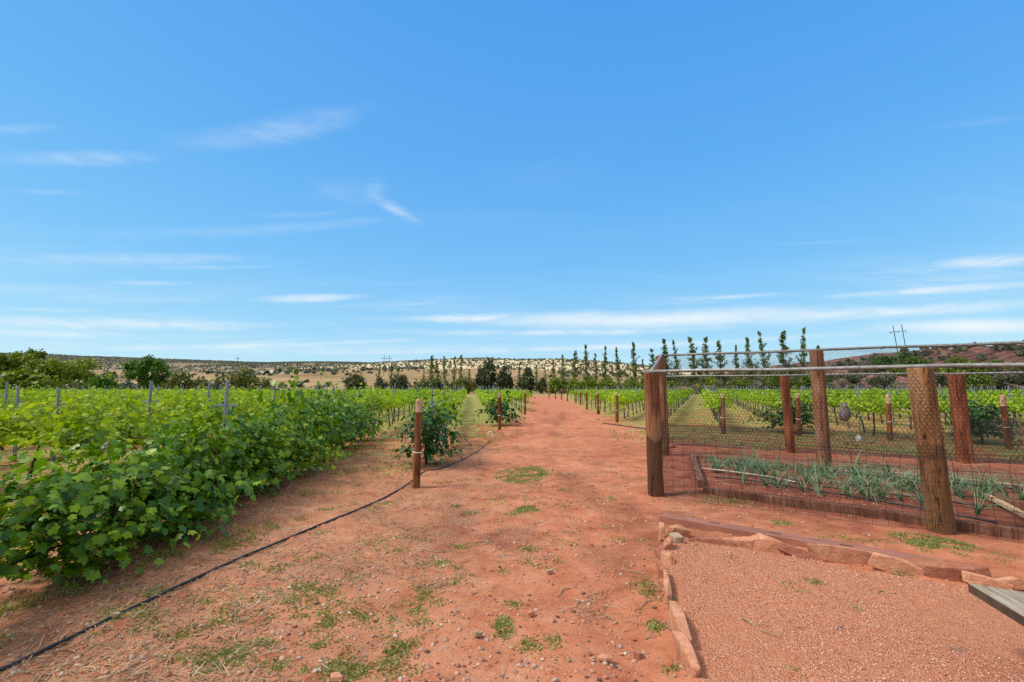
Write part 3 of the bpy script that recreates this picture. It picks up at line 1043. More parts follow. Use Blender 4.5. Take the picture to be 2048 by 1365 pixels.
def put_vine(dist, ri, j, p):
    rw = ROWS[ri]
    c = rw['c']
    lod = 0 if dist < 9.5 else 1 if dist < 20 else 2
    style, mk = 'lime', 'lime'
    hs, wide = 1.0, 1.0
    if rw['side'] == 'L':
        mk = 'yellow' if c < -4 else 'lime'
        if c < -4:
            style = 'lush'
        if c == -3.45:
            if p.y < 4.6:
                style, mk, wide = 'lush', 'dark', 0.60
                hs = 0.57 + 0.07 * (p.y - 2.5)
            elif p.y < 12.5:
                style, mk = 'wall', 'dark'
                hs = 0.76 + 0.46 * min(max((p.y - 5.0) / 4.5, 0), 1)
                wide = 0.95
            elif p.y < 16:
                style, mk, hs = 'mound', 'dark', 1.08
        if c == -0.95 and j == 0:
            style, mk, hs, wide = 'mound', 'deep', 1.08, 0.85
        elif c == -0.95 and j == 1:
            mk = 'dark'
        if c == 1.3 and j == 0:
            style, mk, hs = 'mound', 'deep', 1.12
    else:
        if rw['desc'] == 'row behind the big dark mound' and j == 0:
            style, mk, hs, wide = 'mound', 'deep', 1.0, 1.35
        if rw['desc'] == 'row behind the near fence log' and j == 0:
            style, mk, hs = 'mound', 'deep', 1.15
    nv = {0: 7, 1: 5, 2: 5}[lod] if style in ('wall', 'lime', 'lush') else 3
    fol, tr = vine_variant(style, lod, mk, rv.randrange(nv))
    look = {('wall', 'dark'): 'dense dark green grapevine draped to the ground', ('mound', 'dark'): 'bushy dark green grapevine',
            ('mound', 'deep'): 'sprawling deep green grapevine clump', ('lime', 'lime'): 'bright lime green grapevine',
            ('lush', 'yellow'): 'yellow-green grapevine', ('lush', 'dark'): 'low dark green grapevine', ('lime', 'dark'): 'mid green grapevine'}[(style, mk)]
    lab = f"{look}, {ordn(j + 1)} in the {rw['desc']}"
    t = thing('grape_vine', (p.x, p.y, gz(p.x, p.y)), lab, 'grapevine', G_L if rw['side'] == 'L' else G_R,
              rw['a'] + (math.pi if rv.random() < 0.5 else 0))
    t.scale = (wide * rv.uniform(0.9, 1.12), rv.uniform(0.95, 1.08), hs * (rv.uniform(0.86, 1.14) if c == -3.45 and p.y > 4.6 else rv.uniform(0.93, 1.02)))
    link('trunk', tr, t)  # carries the loose canes as well as the trunk
    link('foliage', fol, t)


# gaps: the near end of the yellow row is thin, the first vines of the left rows are missing here and there
skip = set()
for q, (dist, ri, j, p) in enumerate(vines[:NEAR_N]):
    rw = ROWS[ri]
    if rw['c'] == -5.5 and p.y < 5.9:
        skip.add(q)
    if q not in skip:
        put_vine(dist, ri, j, p)


def far_vines():
    g = np.random.default_rng(77)
    P, Nn, Tp, S = [], [], [], []
    b = MB()
    for dist, ri, j, p in vines[NEAR_N:]:
        a = ROWS[ri]['a']
        n = 62
        t = g.uniform(-0.9, 0.9, n)
        cx = g.normal(0, 0.20, n)
        z = 0.80 + 0.62 * g.beta(1.6, 1.7, n) + 0.05 * g.normal(0, 1, n) - 0.35 * np.abs(cx) * g.random(n)
        dx, dy = ROWS[ri]['d'].x, ROWS[ri]['d'].y
        P.append(np.stack([p.x + dx * t + dy * cx, p.y + dy * t - dx * cx, z], 1))
        nn = g.normal(0, 0.5, (n, 3))
        nn[:, 2] += 0.9
        nn[:, 0] += np.sign(cx) * 0.5 * dy
        Nn.append(nn)
        tp = g.normal(0, 0.5, (n, 3))
        tp[:, 2] -= 0.6
        Tp.append(tp)
        S.append(g.uniform(0.15, 0.27, n))
        if dist < 70:
            b.tube([(p.x + g.normal(0, .06), p.y, 0), (p.x, p.y, 0.85)], [0.035, 0.03], 3, False)
    P, Nn, Tp, S = map(np.concatenate, (P, Nn, Tp, S))
    v, f = scatter(FAR_V, FAR_F, P, frames(Nn, Tp, g), S)
    o = link('distant_grape_vines', new_mesh('distant_vines', v, f, 4, F_LIME))
    tag(o, 'far vine rows merging into a lime green band below the trees', 'vineyard', None, 'stuff')
    o2 = link('distant_vine_trunks', b.mesh('distant_trunks', M_TRUNK))
    tag(o2, 'thin dark trunks under the far lime green vine band', 'vineyard', None, 'stuff')


far_vines()

# ------------------------------------------------------------------ trellis posts, wires, drip lines
def tpost_mesh():
    b = MB()
    b.box((0, 0, 0.88), (0.046, 0.010, 1.80))
    b.box((0, -0.020, 0.88), (0.010, 0.030, 1.80))
    return b.mesh('post_shaft', M_GALV)


def tarm_mesh():
    return MB().box((0, 0.012, 1.43), (0.26, 0.012, 0.028)).box((0, 0.020, 1.405), (0.08, 0.010, 0.05)).mesh('post_arm', M_GALV)


TP, TA = tpost_mesh(), tarm_mesh()
phase = {-5.5: 8.26, -7.85: 9.17, -3.45: 11.9, -0.95: 11.8, 1.3: 22.5, 3.65: 35.5}
posts = []
for ri, rw in enumerate(ROWS):
    L = rw['L']
    s0 = (phase[rw['c']] - rw['o'].y) if rw['c'] in phase else 2.6
    step = 5.16 if rw['c'] in phase or rw['side'] == 'R' else 7.7
    s0 = s0 % 5.16
    k = 0
    s = s0
    while s < L:
        p = rw['o'] + rw['d'] * s
        if abs(p.x) < 1.2 * p.y + 0.5:
            posts.append((p.y * 0.75 + p.length * 0.25, ri, k, p))
            k += 1
        s += step
posts.sort(key=lambda q: q[0])
rp = random.Random(11)
fb = MB()
for q, (dist, ri, k, p) in enumerate(posts):
    if q < 240:
        rw = ROWS[ri]
        t = thing('trellis_post', (p.x, p.y, gz(p.x, p.y) - 0.03), f"grey metal trellis stake, {ordn(k + 1)} in the {rw['desc']}", 'trellis post', 'metal stakes of the trellis rows', rw['a'])
        t.rotation_euler = (rp.gauss(0, 0.02), rp.gauss(0, 0.025), rw['a'] + rp.gauss(0, 0.2))
        t.scale = (1, 1, rp.uniform(0.94, 1.06))
        link('shaft', TP, t)
        link('cross_arm', TA, t)
    else:
        fb.box((p.x, p.y, 0.92), (0.055, 0.03, 1.84))
tag(link('distant_trellis_posts', fb.mesh('distant_posts', M_GALV)), 'thin grey trellis stakes standing over the far vines', 'trellis post', None, 'stuff')

for ri, rw in enumerate(ROWS):
    if rw['side'] == 'L' and rw['c'] not in (-3.45, -5.5, -7.85, -10.15, -0.95, 1.3, 3.65):
        continue
    if rw['side'] == 'R' and not (4 < ri - len(cl) < 13):
        continue
    L = min(rw['L'], 45.0)
    for hgt, nm, rad, mm, lbl, ct in ((0.86, 'cordon_wire', 0.0016, M_WIRE, 'thin steel wire at cordon height in the ', 'wire'), (1.40, 'catch_wire', 0.0014, M_WIRE, 'thin steel wire above the canopy in the ', 'wire'),
                                      (0.34, 'drip_hose', 0.009, M_DRIP, 'black drip hose strung under the ', 'drip hose')):
        pts = []
        nn = max(4, int(L / 0.86))
        for i in range(nn + 1):
            p = rw['o'] + rw['d'] * (L * i / nn)
            sag = -0.035 * abs(math.sin(math.pi * i / 2.0)) * (1.0 if nm == 'drip_hose' else 0.2)
            pts.append((p.x + 0.02, p.y, hgt + sag + gz(p.x, p.y)))
        b = MB().tube(pts, rad, 5 if nm == 'drip_hose' else 3, False)
        tag(link(nm, b.mesh(nm, mm)), lbl + rw['desc'], ct, {'cordon_wire': 'wires carrying the vine cordons', 'catch_wire': 'upper trellis wires', 'drip_hose': 'drip hoses under the rows'}[nm])


# ------------------------------------------------------------------ round wooden end posts
def end_post(px_top, py_top, p, rad, label, h, tip=0.16):
    t = thing('end_post', (p.x, p.y, gz(p.x, p.y)), label, 'wooden post', 'round wooden row end posts')
    g = random.Random(int(p.x * 100 + p.y * 37))
    n = 14
    b = MB()
    zs = [-0.1, 0.0, 0.12, h * 0.3, h * 0.5, h * 0.7, h - tip]
    rr = [rad * 1.06, rad * 1.06, rad * 1.03, rad * 1.0, rad * 0.99, rad * 0.97, rad * 0.96]
    b.tube([(g.gauss(0, .003), g.gauss(0, .003), z) for z in zs], rr, n)
    link('shaft', b.mesh('post_shaft', M_ROUND, False), t)
    c = MB().tube([(0, 0, h - tip), (0, 0, h - 0.05), (0, 0, h - 0.02), (0.004, 0, h)], [rad * 0.965, rad * 0.94, rad * 0.80, rad * 0.5], n)
    link('tip', c.mesh('post_tip', M_PALEWOOD), t)
    r = MB()
    ring = [(math.cos(a) * (rad * 1.03 + 0.004), math.sin(a) * (rad * 1.03 + 0.004), h * 0.40 + 0.01 * math.sin(a)) for a in np.linspace(0, 2 * math.pi, 15)]
    r.tube(ring, 0.008, 5, False)
    link('wire_wrap', r.mesh('post_wrap', M_TIE_W), t)
    t.rotation_euler = (g.gauss(0, 0.015), 0.0, g.uniform(0, 6))
    return t


e = end_post(0, 0, at(832, 975), 0.062, 'tall round reddish wood post with pale tip beside the black hose', 1.46, 0.22)
e.rotation_euler = (0, R(1.0), 0.4)
end_post(0, 0, at(999, 861), 0.065, 'round wood post beside the white riser and dark vine clump', 1.42)
end_post(0, 0, at(1050, 830), 0.07, 'slim wood post left of the track at the short left row', 1.45)
for (x, y), lab in (((1234, 845), 'reddish wood post right of the track, nearest the fence corner'), ((1196, 829), 'second wood post along the right track edge from the fence'),
                    ((1174, 819.5), 'third wood post along the right track edge from the fence'), ((1161, 810), 'fourth wood post along the right track edge from the fence'),
                    ((1152, 806), 'fifth wood post along the right track edge from the fence'), ((1135, 802.5), 'sixth small wood post along the right track edge'),
                    ((1123, 800), 'seventh small wood post along the right track edge'), ((1098, 797), 'distant wood post standing near the track end'),
                    ((1111, 798.5), 'eighth tiny wood post along the right track edge'),
                    ((1447, 868), 'wood post in the grassy aisle seen through the mesh'), ((1598, 873), 'wood post beside the big dark mound vine'),
                    ((1781, 882), 'dark wood post with pale tip right of the owl'), ((2018, 899), 'dark wood post at the right picture edge behind netting')):
    p = at(x, y)
    end_post(0, 0, p, 0.075, lab, 1.42 if y < 860 else 1.45, 0.3 if x in (1781, 2018) else 0.16)

# guy wire and hose riser at the tall post
tag(link('guy_wire', MB().tube([(at(832, 975).x + .06, at(832, 975).y, 1.28), (at(832, 975).x + 0.35, at(832, 975).y + 2.4, 1.42)], 0.003, 4, False).mesh('guy_wire', M_TIE_W)),
    'pale wire from the tall round post up to its row', 'wire')

# ------------------------------------------------------------------ garden enclosure
def rough_post(b, p0, p1, rad, seed, n=12, square=False):
    """weathered post from p0 to p1, ring radius varied"""
    g = random.Random(seed)
    p0, p1 = Vector(p0), Vector(p1)
    ph = [g.uniform(-1, 1) for _ in range(n)]
    rings = 9
    b0 = len(b.v)
    for i in range(rings):
        t = i / (rings - 1)
        c = p0.lerp(p1, t)
        for k in range(n):
            a = 2 * math.pi * (k + 0.5) / n
            r = rad
            if square:
                r = rad * min(1 / max(abs(math.cos(a)), abs(math.sin(a))), 1.28) * 0.9
            r *= 1 + 0.05 * ph[k] + 0.02 * g.gauss(0, 1) + 0.06 * (1 - t) ** 3
            b.v.append(c + Vector((math.cos(a) * r, math.sin(a) * r, (0.012 * ph[k] if i == rings - 1 else 0))))
    for i in range(rings - 1):
        for k in range(n):
            k2 = (k + 1) % n
            b.f.append((b0 + i * n + k, b0 + i * n + k2, b0 + (i + 1) * n + k2, b0 + (i + 1) * n + k))
    b.f.append(tuple(b0 + k for k in range(n))[::-1])
    b.f.append(tuple(b0 + (rings - 1) * n + k for k in range(n)))


def panel_wires(segs, r):
    """array of (a, b) segments -> thin three sided prisms"""
    A = np.array([s[0] for s in segs], float)
    B = np.array([s[1] for s in segs], float)
    d = B - A
    d /= np.linalg.norm(d, axis=1, keepdims=True) + 1e-9
    ref = np.where(np.abs(d[:, 2:3]) > 0.8, np.array([[1.0, 0, 0]]), np.array([[0, 0, 1.0]]))
    u = np.cross(d, ref)
    u /= np.linalg.norm(u, axis=1, keepdims=True) + 1e-9
    v = np.cross(d, u)
    vs = []
    for P in (A, B):
        for k in range(3):
            a = 2 * math.pi * k / 3
            vs.append(P + r * (u * math.cos(a) + v * math.sin(a)))
    V = np.stack(vs, 1).reshape(-1, 3)
    base = (np.arange(len(A)) * 6)[:, None, None]
    Fq = np.array([[0, 1, 4, 3], [1, 2, 5, 4], [2, 0, 3, 5]])[None]
    return V, (base + Fq).reshape(-1, 4)


def hex_segments(fn, W, H, s):
    """hexagon net over a W x H sheet; fn maps sheet coordinates to space"""
    segs = []
    hx = s
    hy = s * 1.5 / math.sqrt(3)
    r = s / math.sqrt(3)
    for j in range(int(H / hy) + 1):
        for i in range(int(W / hx) + 1):
            x = i * hx + (hx / 2 if j % 2 else 0)
            y = j * hy
            if x + hx / 2 > W or y + r > H:
                continue
            c0, c1, c2, c3 = (x, y + r / 2), (x + hx / 2, y + r), (x + hx / 2, y), (x, y - r / 2)
            pA = fn(x - hx / 2, max(y + r / 2 - r / 2 + r / 2, 0))
            a = (x, y)                     # local vertex pattern: upright edge then two slants
            b = (x, y + r)
            c = (x + hx / 2, y + r * 1.5)
            d = (x - hx / 2, y + r * 1.5)
            segs.append((fn(*a), fn(*b)))
            if x + hx / 2 <= W and y + r * 1.5 <= H:
                segs.append((fn(*b), fn(*c)))
            if x - hx / 2 >= 0 and y + r * 1.5 <= H:
                segs.append((fn(*b), fn(*d)))
    return segs


def build_enclosure():
    FC = at(1312, 992)                       # front corner
    near = at(1885, 1063)
    fd = (near - FC).normalized()
    C2 = FC + fd * 7.2                       # beyond the frame
    rd = Vector((0.84, -0.545, 0))
    MC = Vector((3.72, 11.75, 0))
    M2 = MC + rd * 3.24
    BC = Vector((4.35, 14.0, 0))
    B1 = at(1582, 906)
    B2 = at(1932, 926)
    bd = (B2 - B1).normalized()
    BC = B1 - bd * 3.4
    g = thing('garden_fence', (0, 0, 0), 'garden enclosure of rough wood posts, pipe rails and hex wire netting', 'fence')
    HF, HM, HB = 1.90, 2.44, 1.97

    def lean(p, h, dx, dy=0.0):
        return (p.x + dx * h, p.y + dy * h, h)
    for nm, p, h, rad, dx, mt, sq, sd_, lab in (
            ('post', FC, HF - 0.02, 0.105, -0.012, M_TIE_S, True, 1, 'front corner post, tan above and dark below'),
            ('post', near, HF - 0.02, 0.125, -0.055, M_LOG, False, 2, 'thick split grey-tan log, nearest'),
            ('post', C2, HF - 0.02, 0.125, 0.0, M_LOG, False, 3, None),
            ('post', MC, HM - 0.02, 0.115, -0.02, M_TIE, False, 4, None),
            ('post', M2, HM - 0.02, 0.125, -0.012, M_TIE, False, 5, 'tall pinkish ridge post'),
            ('post', M2 + rd * 3.62, HM - 0.02, 0.12, -0.02, M_TIE, False, 6, None),
            ('post', BC, HB - 0.02, 0.10, -0.02, M_TIE2, True, 7, None),
            ('post', B1, HB - 0.02, 0.095, -0.03, M_TIE2, True, 8, 'reddish square back post'),
            ('post', B2, HB - 0.02, 0.125, -0.03, M_TIE2, True, 9, 'cracked dark red back post'),
            ('post', B2 + bd * 3.5, HB - 0.02, 0.12, 0.0, M_TIE2, True, 10, None)):
        b = MB()
        z0 = gz(p.x, p.y)
        o_ = Vector((p.x, p.y, z0))
        rough_post(b, (0, 0, -0.15), (dx * h, 0, h - z0), rad, sd_, 14, sq)
        o = link(nm, b.mesh('fence_post', mt, False), g, o_)
        if lab:
            o['label'] = lab
    # bark-dark lower sleeve: dark creosote end of the corner post
    z = lambda p, h: Vector((p.x, p.y, h))
    rails = [(z(FC - fd * 0.16, HF), z(C2, HF), 0.026), (z(MC - rd * 0.1, HM), z(M2 + rd * 5.5, HM), 0.027), (z(BC, HB), z(B2 + bd * 4, HB), 0.022),
             (z(MC, HM + 0.03), z(FC, HF + 0.03), 0.024), (z(MC, HM + .03), z(BC, HB + .03), 0.022)]
    for a, b_, r in rails:
        n = 8
        pts = [a.lerp(b_, i / n) + Vector((0, 0, 0.008 * math.sin(i * 2.1))) for i in range(n + 1)]
        pts[0], pts[-1] = a, b_
        m_ = MB().tube(pts, r, 10)
        ln = (b_ - a).length
        dd = (b_ - a).normalized()
        s = 1.15
        while s < ln:                           # dark wire ties round the pipe
            q = a + dd * s
            m_.tube([q - dd * 0.012, q + dd * 0.012], r * 1.22, 8)
            s += 1.63
        o = link('rail', m_.mesh('pipe_rail', M_PIPE, True), g)
    # hexagon netting: front upper band and the sloping roof, left gable
    u = fd
    o0 = FC + Vector((0.12 * -u.y, 0.12 * u.x, 0)) * -1.0
    o0 = FC + Vector((u.y, -u.x, 0)) * 0.170
    gg = random.Random(3)

    def jit(p, a):
        return (p[0] + gg.gauss(0, a), p[1] + gg.gauss(0, a), p[2] + gg.gauss(0, a))
    segs = hex_segments(lambda x, y: (o0.x + u.x * x, o0.y + u.y * x, 0.84 + y + 0.02 * math.sin(x * 1.7)), 7.0, 1.06, 0.046)
    V, Fq = panel_wires(segs, 0.0021)
    link('hex_netting', new_mesh('hex_netting_front', V, Fq, 4, M_MESH), g)
    # front lower: welded field wire
    segs = []
    xs = np.arange(0.0, 7.0, 0.155)
    hs = [0.03, 0.13, 0.23, 0.34, 0.46, 0.59, 0.72, 0.86, 0.90]
    def fw(x, h):
        wob = 0.012 * math.sin(x * 3.1 + h * 9) + 0.008 * math.sin(x * 9.7)
        return (o0.x + u.x * x - u.y * -wob, o0.y + u.y * x - u.x * wob, h + 0.010 * math.sin(x * 4.3 + h * 5))
    for h in hs:
        for i in range(len(xs) - 1):
            segs.append((fw(xs[i], h), fw(xs[i + 1], h)))
    for x in xs:
        for a, b_ in zip(hs[:-1], hs[1:]):
            segs.append((fw(x + 0.01 * math.sin(a * 14 + x * 5), a), fw(x + 0.01 * math.sin(b_ * 14 + x * 5), b_)))
    V, Fq = panel_wires(segs, 0.0027)
    link('field_wire', new_mesh('field_wire_front', V, Fq, 4, M_WIRE), g)
    # roof net
    a0, a1 = z(FC, HF + 0.03), z(MC, HM + 0.03)
    sl = (a1 - a0)
    H = sl.length
    sln = sl.normalized()
    segs = hex_segments(lambda x, y: tuple(a0 + u * x + sln * y + Vector((0, 0, -0.05 * math.sin(math.pi * y / H) * abs(math.sin(x * 0.9))))), 6.6, H, 0.15)
    V, Fq = panel_wires(segs, 0.0013)
    link('hex_netting', new_mesh('hex_netting_roof', V, Fq, 4, M_MESH), g)
    # left side
    sdv = (MC - FC)
    Ls = sdv.length
    sdn = sdv.normalized()
    segs = []
    for x in np.arange(0.0, Ls, 0.155):
        segs.append((tuple(FC + sdn * x + Vector((0, 0, 0.03))), tuple(FC + sdn * x + Vector((0, 0, 0.90)))))
    for h in hs:
        segs.append((tuple(FC + Vector((0, 0, h))), tuple(MC + Vector((0, 0, h)))))
    V, Fq = panel_wires(segs, 0.0018)
    link('field_wire', new_mesh('field_wire_side', V, Fq, 4, M_WIRE), g)
    segs = hex_segments(lambda x, y: tuple(FC + sdn * x + Vector((-0.1, 0, 0.84 + y))), Ls, 1.0, 0.075)
    V, Fq = panel_wires(segs, 0.0012)
    link('hex_netting', new_mesh('hex_netting_side', V, Fq, 4, M_MESH), g)
    # back: net plus dark shade netting low down
    q0 = BC + Vector((bd.y, -bd.x, 0)) * -0.14
    segs = hex_segments(lambda x, y: (q0.x + bd.x * x, q0.y + bd.y * x, 0.05 + y), 9.8, 1.9, 0.085)
    V, Fq = panel_wires(segs, 0.0014)
    link('hex_netting', new_mesh('hex_netting_back', V, Fq, 4, M_MESH), g)
    b = MB()
    n = 40
    for i in range(n + 1):
        x = 9.9 * i / n
        wob = 0.015 * math.sin(i * 1.3)
        px_ = q0.x + bd.x * x - bd.y * wob
        py_ = q0.y + bd.y * x + bd.x * wob
        for dz, dy in ((0.02, 0), (0.60 + (0.35 * sstep(6.6, 6.9, x)), 0)):
            b.v.append(Vector((px_, py_ + 0.03, float(dz))))
        if i:
            k = 2 * i
            b.f.append((k - 2, k, k + 1, k - 1))
    o = link('shade_netting', b.mesh('shade_netting', M_SHADE), g)
    md = o.modifiers.new('thick', 'SOLIDIFY')
    md.thickness = 0.004
    return FC, fd, near


FC, FD, NEARP = build_enclosure()


# ------------------------------------------------------------------ raised bed, drip lines, onions
def timber(name, a, b_, w_, h_, label, z0=0.0, cat='timber', mt=None, group='timbers of the raised bed'):
    a, b_ = Vector(a), Vector(b_)
    d = (b_ - a)
    L = d.length
    ang = math.atan2(d.y, d.x)
    mid = (a + b_) / 2
    bm = MB()
    n = 12
    g = random.Random(int(L * 1000))
    for i in range(n + 1):
        x = -L / 2 + L * i / n
        for (yy, zz) in ((-w_ / 2, 0), (w_ / 2, 0), (w_ / 2, h_), (-w_ / 2, h_)):
            bm.v.append(Vector((x, yy + g.gauss(0, 0.003), zz + g.gauss(0, 0.004))))
        if i:
            k = 4 * i
            for q in range(4):
                q2 = (q + 1) % 4
                bm.f.append((k - 4 + q, k + q, k + q2, k - 4 + q2))
    bm.f.append((0, 1, 2, 3))
    k = 4 * n
    bm.f.append((k + 3, k + 2, k + 1, k))
    o = link(name, bm.mesh(name, mt or M_TIMBER))
    o.location = (mid.x, mid.y, gz(mid.x, mid.y) + z0)
    o.rotation_euler = (0, 0, ang)
    md = o.modifiers.new('soft_edge', 'BEVEL')
    md.width = 0.008
    md.segments = 2
    md.limit_method = 'ANGLE'
    md.angle_limit = R(50)
    return tag(o, label, cat, group)


bf0, bf1 = at(1408, 988), at(2075, 1082)
bdir = (bf1 - bf0).normalized()
timber('bed_timber', bf0, bf0 + bdir * 5.2, 0.10, 0.13, 'long front timber of the onion bed along the netting', -0.02)
timber('bed_timber', at(1402, 978), at(1384, 915), 0.11, 0.13, 'short left end timber of the onion bed')
timber('bed_timber', at(1395, 918), at(1395, 918) + bdir * 3.2, 0.08, 0.08, 'thin rear timber at the back of the onion bed')
timber('bed_timber', at(1985, 1012), at(2110, 1030), 0.11, 0.13, 'short timber of the next bed at the right edge')
timber('bed_timber', at(1975, 1005), at(2120, 1083), 0.06, 0.06, 'pale slanting plank lying at the right end of the bed', 0.06, mt=M_PALEWOOD)


def pipe_line(name, pix, rad, m, label, cat, group=None, lift=0.0, n=8, wav=0.0):
    pts = []
    for i in range(len(pix) - 1):
        for t in np.linspace(0, 1, 9)[:-1]:
            p = at(pix[i][0], pix[i][1]).lerp(at(pix[i + 1][0], pix[i + 1][1]), t)
            pts.append(p)
    pts.append(at(*pix[-1]))
    # smooth
    for _ in range(3):
        pts = [pts[0]] + [(pts[i - 1] + pts[i] * 2 + pts[i + 1]) / 4 for i in range(1, len(pts) - 1)] + [pts[-1]]
    out = []
    for i, p in enumerate(pts):
        q = Vector(p)
        q.x += wav * math.sin(i * 0.9)
        q.z = gz(q.x, q.y) + rad * 0.85 + lift
        out.append(q)
    zz = [q.z for q in out]
    for i, q in enumerate(out):          # a stiff hose bridges the small hollows
        seg = zz[max(0, i - 4):i + 5]
        q.z = 0.5 * sum(seg) / len(seg) + 0.5 * max(seg) - 0.004
    o = link(name, MB().tube(out, rad, n).mesh(name, m, True))
    return tag(o, label, cat, group)


pipe_line('irrigation_hose', [(-60, 1368), (120, 1290), (330, 1192), (500, 1112), (620, 1062), (700, 1028), (760, 1000), (800, 980), (835, 955), (850, 943), (880, 938), (925, 922), (962, 900), (978, 885)], 0.0125, M_HOSE,
          'black irrigation hose running across the red dirt past the tall post', 'hose')
p_ = at(840, 952)
tag(link('riser_tube', MB().tube([(p_.x, p_.y, 0.02), (p_.x - 0.005, p_.y + 0.01, 0.2), (p_.x - 0.02, p_.y + .05, 0.55), (p_.x - .01, p_.y + .3, 0.62)], 0.010, 6).mesh('riser_tube', M_HOSE, True)),
    'short black tube rising from the hose beside the tall post', 'hose')
pipe_line('irrigation_hose', [(1206, 848), (1240, 852), (1262, 855), (1300, 860)], 0.022, M_HOSE, 'black hose in the grass left of the fence corner', 'hose')
for i, (pix, lab) in enumerate((([(1430, 960), (1500, 968), (1560, 976), (1700, 998), (1880, 1030), (1995, 1053)], 'front black drip tape on the onion bed'),
                                ([(1425, 950), (1470, 948), (1560, 968), (1700, 984), (1850, 1003), (1980, 1020)], 'middle black drip tape on the onion bed'),
                                ([(1420, 926), (1600, 942), (1760, 958), (1900, 975), (2060, 985)], 'rear black drip tape on the onion bed'))):
    pipe_line('drip_tape', pix, 0.014, M_DRIP, lab, 'drip tape', 'drip tapes on the onion bed', 0.03, 6, 0.004)
pipe_line('plastic_pipe', [(1404, 945), (1480, 955), (1560, 966), (1592, 972)], 0.014, M_PVC, 'pale pipe lying between the onions near the bed end', 'pipe', None, 0.06)
pipe_line('plastic_pipe', [(1690, 950), (1800, 955), (1950, 968), (2060, 982)], 0.013, M_PVC, 'pale pipe lying across the rear of the onion bed', 'pipe', None, 0.06)


def onion_mesh(seed):
    g = random.Random(seed)
    b = MB()
    nb = g.randint(10, 16)
    for k in range(nb):
        a = g.uniform(0, 6.28)
        L = g.uniform(0.34, 0.62)
        el = g.uniform(1.0, 1.5)
        w0 = g.uniform(0.0040, 0.0078)
        d = Vector((math.cos(a) * math.cos(el), math.sin(a) * math.cos(el), math.sin(el)))
        side = Vector((-math.sin(a), math.cos(a), 0))
        p = Vector((math.cos(a) * 0.012, math.sin(a) * 0.012, 0))
        n = 8
        b0 = len(b.v)
        droop = g.uniform(0.10, 0.55)
        kink = g.random() < 0.3
        for i in range(n + 1):
            t = i / n
            w_ = w0 * (1 - t) ** 0.6 + 0.001
            nn = d.cross(side)
            b.v += [p - side * w_, p + nn * w_ * 0.55, p + side * w_]
            d = (d + Vector((math.cos(a) * droop * 0.25, math.sin(a) * droop * 0.25, -droop * (t + 0.2) * (2.2 if kink and i == 5 else 1)))).normalized()
            p = p + d * (L / n)
        for i in range(n):
            q = b0 + 3 * i
            b.f += [(q, q + 1, q + 4, q + 3), (q + 1, q + 2, q + 5, q + 4)]
    b.tube([(0, 0, -0.02), (0, 0, 0.05), (0, 0, 0.13)], [0.018, 0.015, 0.008], 6)
    return b.mesh('onion_plant', F_ONION)


ONI = [onion_mesh(40 + i) for i in range(8)]
ro = random.Random(8)
onion_rows = [([(1418, 932), (2055, 985)], 54, 'rear'), ([(1432, 946), (2050, 1006)], 46, 'middle'), ([(1480, 968), (1860, 1012)], 24, 'front')]
for (pa, pb), n, rn in onion_rows:
    a, b_ = at(*pa), at(*pb)
    for i in range(n):
        if rn == 'front' and i in (1, 2, 6, 10, 11, 12):
            continue
        t = (i + ro.uniform(-0.3, 0.3)) / (n - 1)
        p = a.lerp(b_, min(max(t, 0), 1))
        o = link('onion_plant', ONI[ro.randrange(8)])
        o.location = (p.x + ro.gauss(0, .02), p.y + ro.gauss(0, 0.2), gz(p.x, p.y) + 0.01)
        o.rotation_euler = (ro.gauss(0, 0.08), ro.gauss(0, 0.08), ro.uniform(0, 6.28))
        s = ro.uniform(0.6, 1.2)
        o.scale = (s, s, s)
        tag(o, f'blue-green onion plant, {ordn(i + 1)} from the bed end in the {rn} row', 'onion plant', 'onions in the raised bed')
p = at(1955, 1030)
o = link('onion_plant', ONI[2])
o.location = (p.x, p.y, 0.0)
tag(o, 'blue-green onion plant alone beside the pale slanting plank', 'onion plant', 'onions in the raised bed')

# ------------------------------------------------------------------ red board with slots, stones, grey plank
def red_board():
    a, b_ = at(1326, 1040), at(1938, 1149)
    d = b_ - a
    L = d.length
    ang = math.atan2(d.y, d.x)
    t = thing('red_board', ((a.x + b_.x) / 2, (a.y + b_.y) / 2, 0), 'long red-brown steel board with dark slots lying behind the stones', 'board', None, ang)
    W = 0.225
    h = 0.055
    t.location.z = gz(t.location.x, t.location.y) + 0.01
    # top face with three open slots: assembled from strips round the openings, over black blocks that paint in the shade of the hollow
    slots = []
    for px, py in ((1431, 1056.5), (1553, 1076.5), (1694, 1104)):
        q = at(px, py)
        slots.append((q - Vector((t.location.x, t.location.y, 0))).to_2d().dot(Vector((math.cos(ang), math.sin(ang)))))
    slots.sort()
    sl, sw, so = 0.115, 0.036, 0.02
    b = MB()
    zt = h
    def plate(x0, x1, y0, y1):
        b.box(((x0 + x1) / 2, (y0 + y1) / 2, zt - 0.002), (x1 - x0, y1 - y0, 0.004))
    plate(-L / 2, L / 2, so + sw / 2, W / 2)
    plate(-L / 2, L / 2, -W / 2, so - sw / 2)
    x = -L / 2
    for s in slots + [None]:
        x1 = s - sl / 2 if s is not None else L / 2
        plate(x, x1, so - sw / 2, so + sw / 2)
        if s is not None:
            x = s + sl / 2
    b.box((0, -W / 2 + 0.006, (zt - 0.0045) / 2 - 0.02), (L - 0.004, 0.010, zt + 0.0355))
    b.box((0, W / 2 - 0.006, (zt - 0.0045) / 2 - 0.02), (L - 0.004, 0.010, zt + 0.0355))
    link('plate', b.mesh('red_board', M_REDSTEEL), t)
    for s in slots:
        link('slot', MB().box((s, so, zt - 0.015), (sl + 0.04, sw + 0.03, 0.02)).mesh('slot', M_BLACK), t)


red_board()


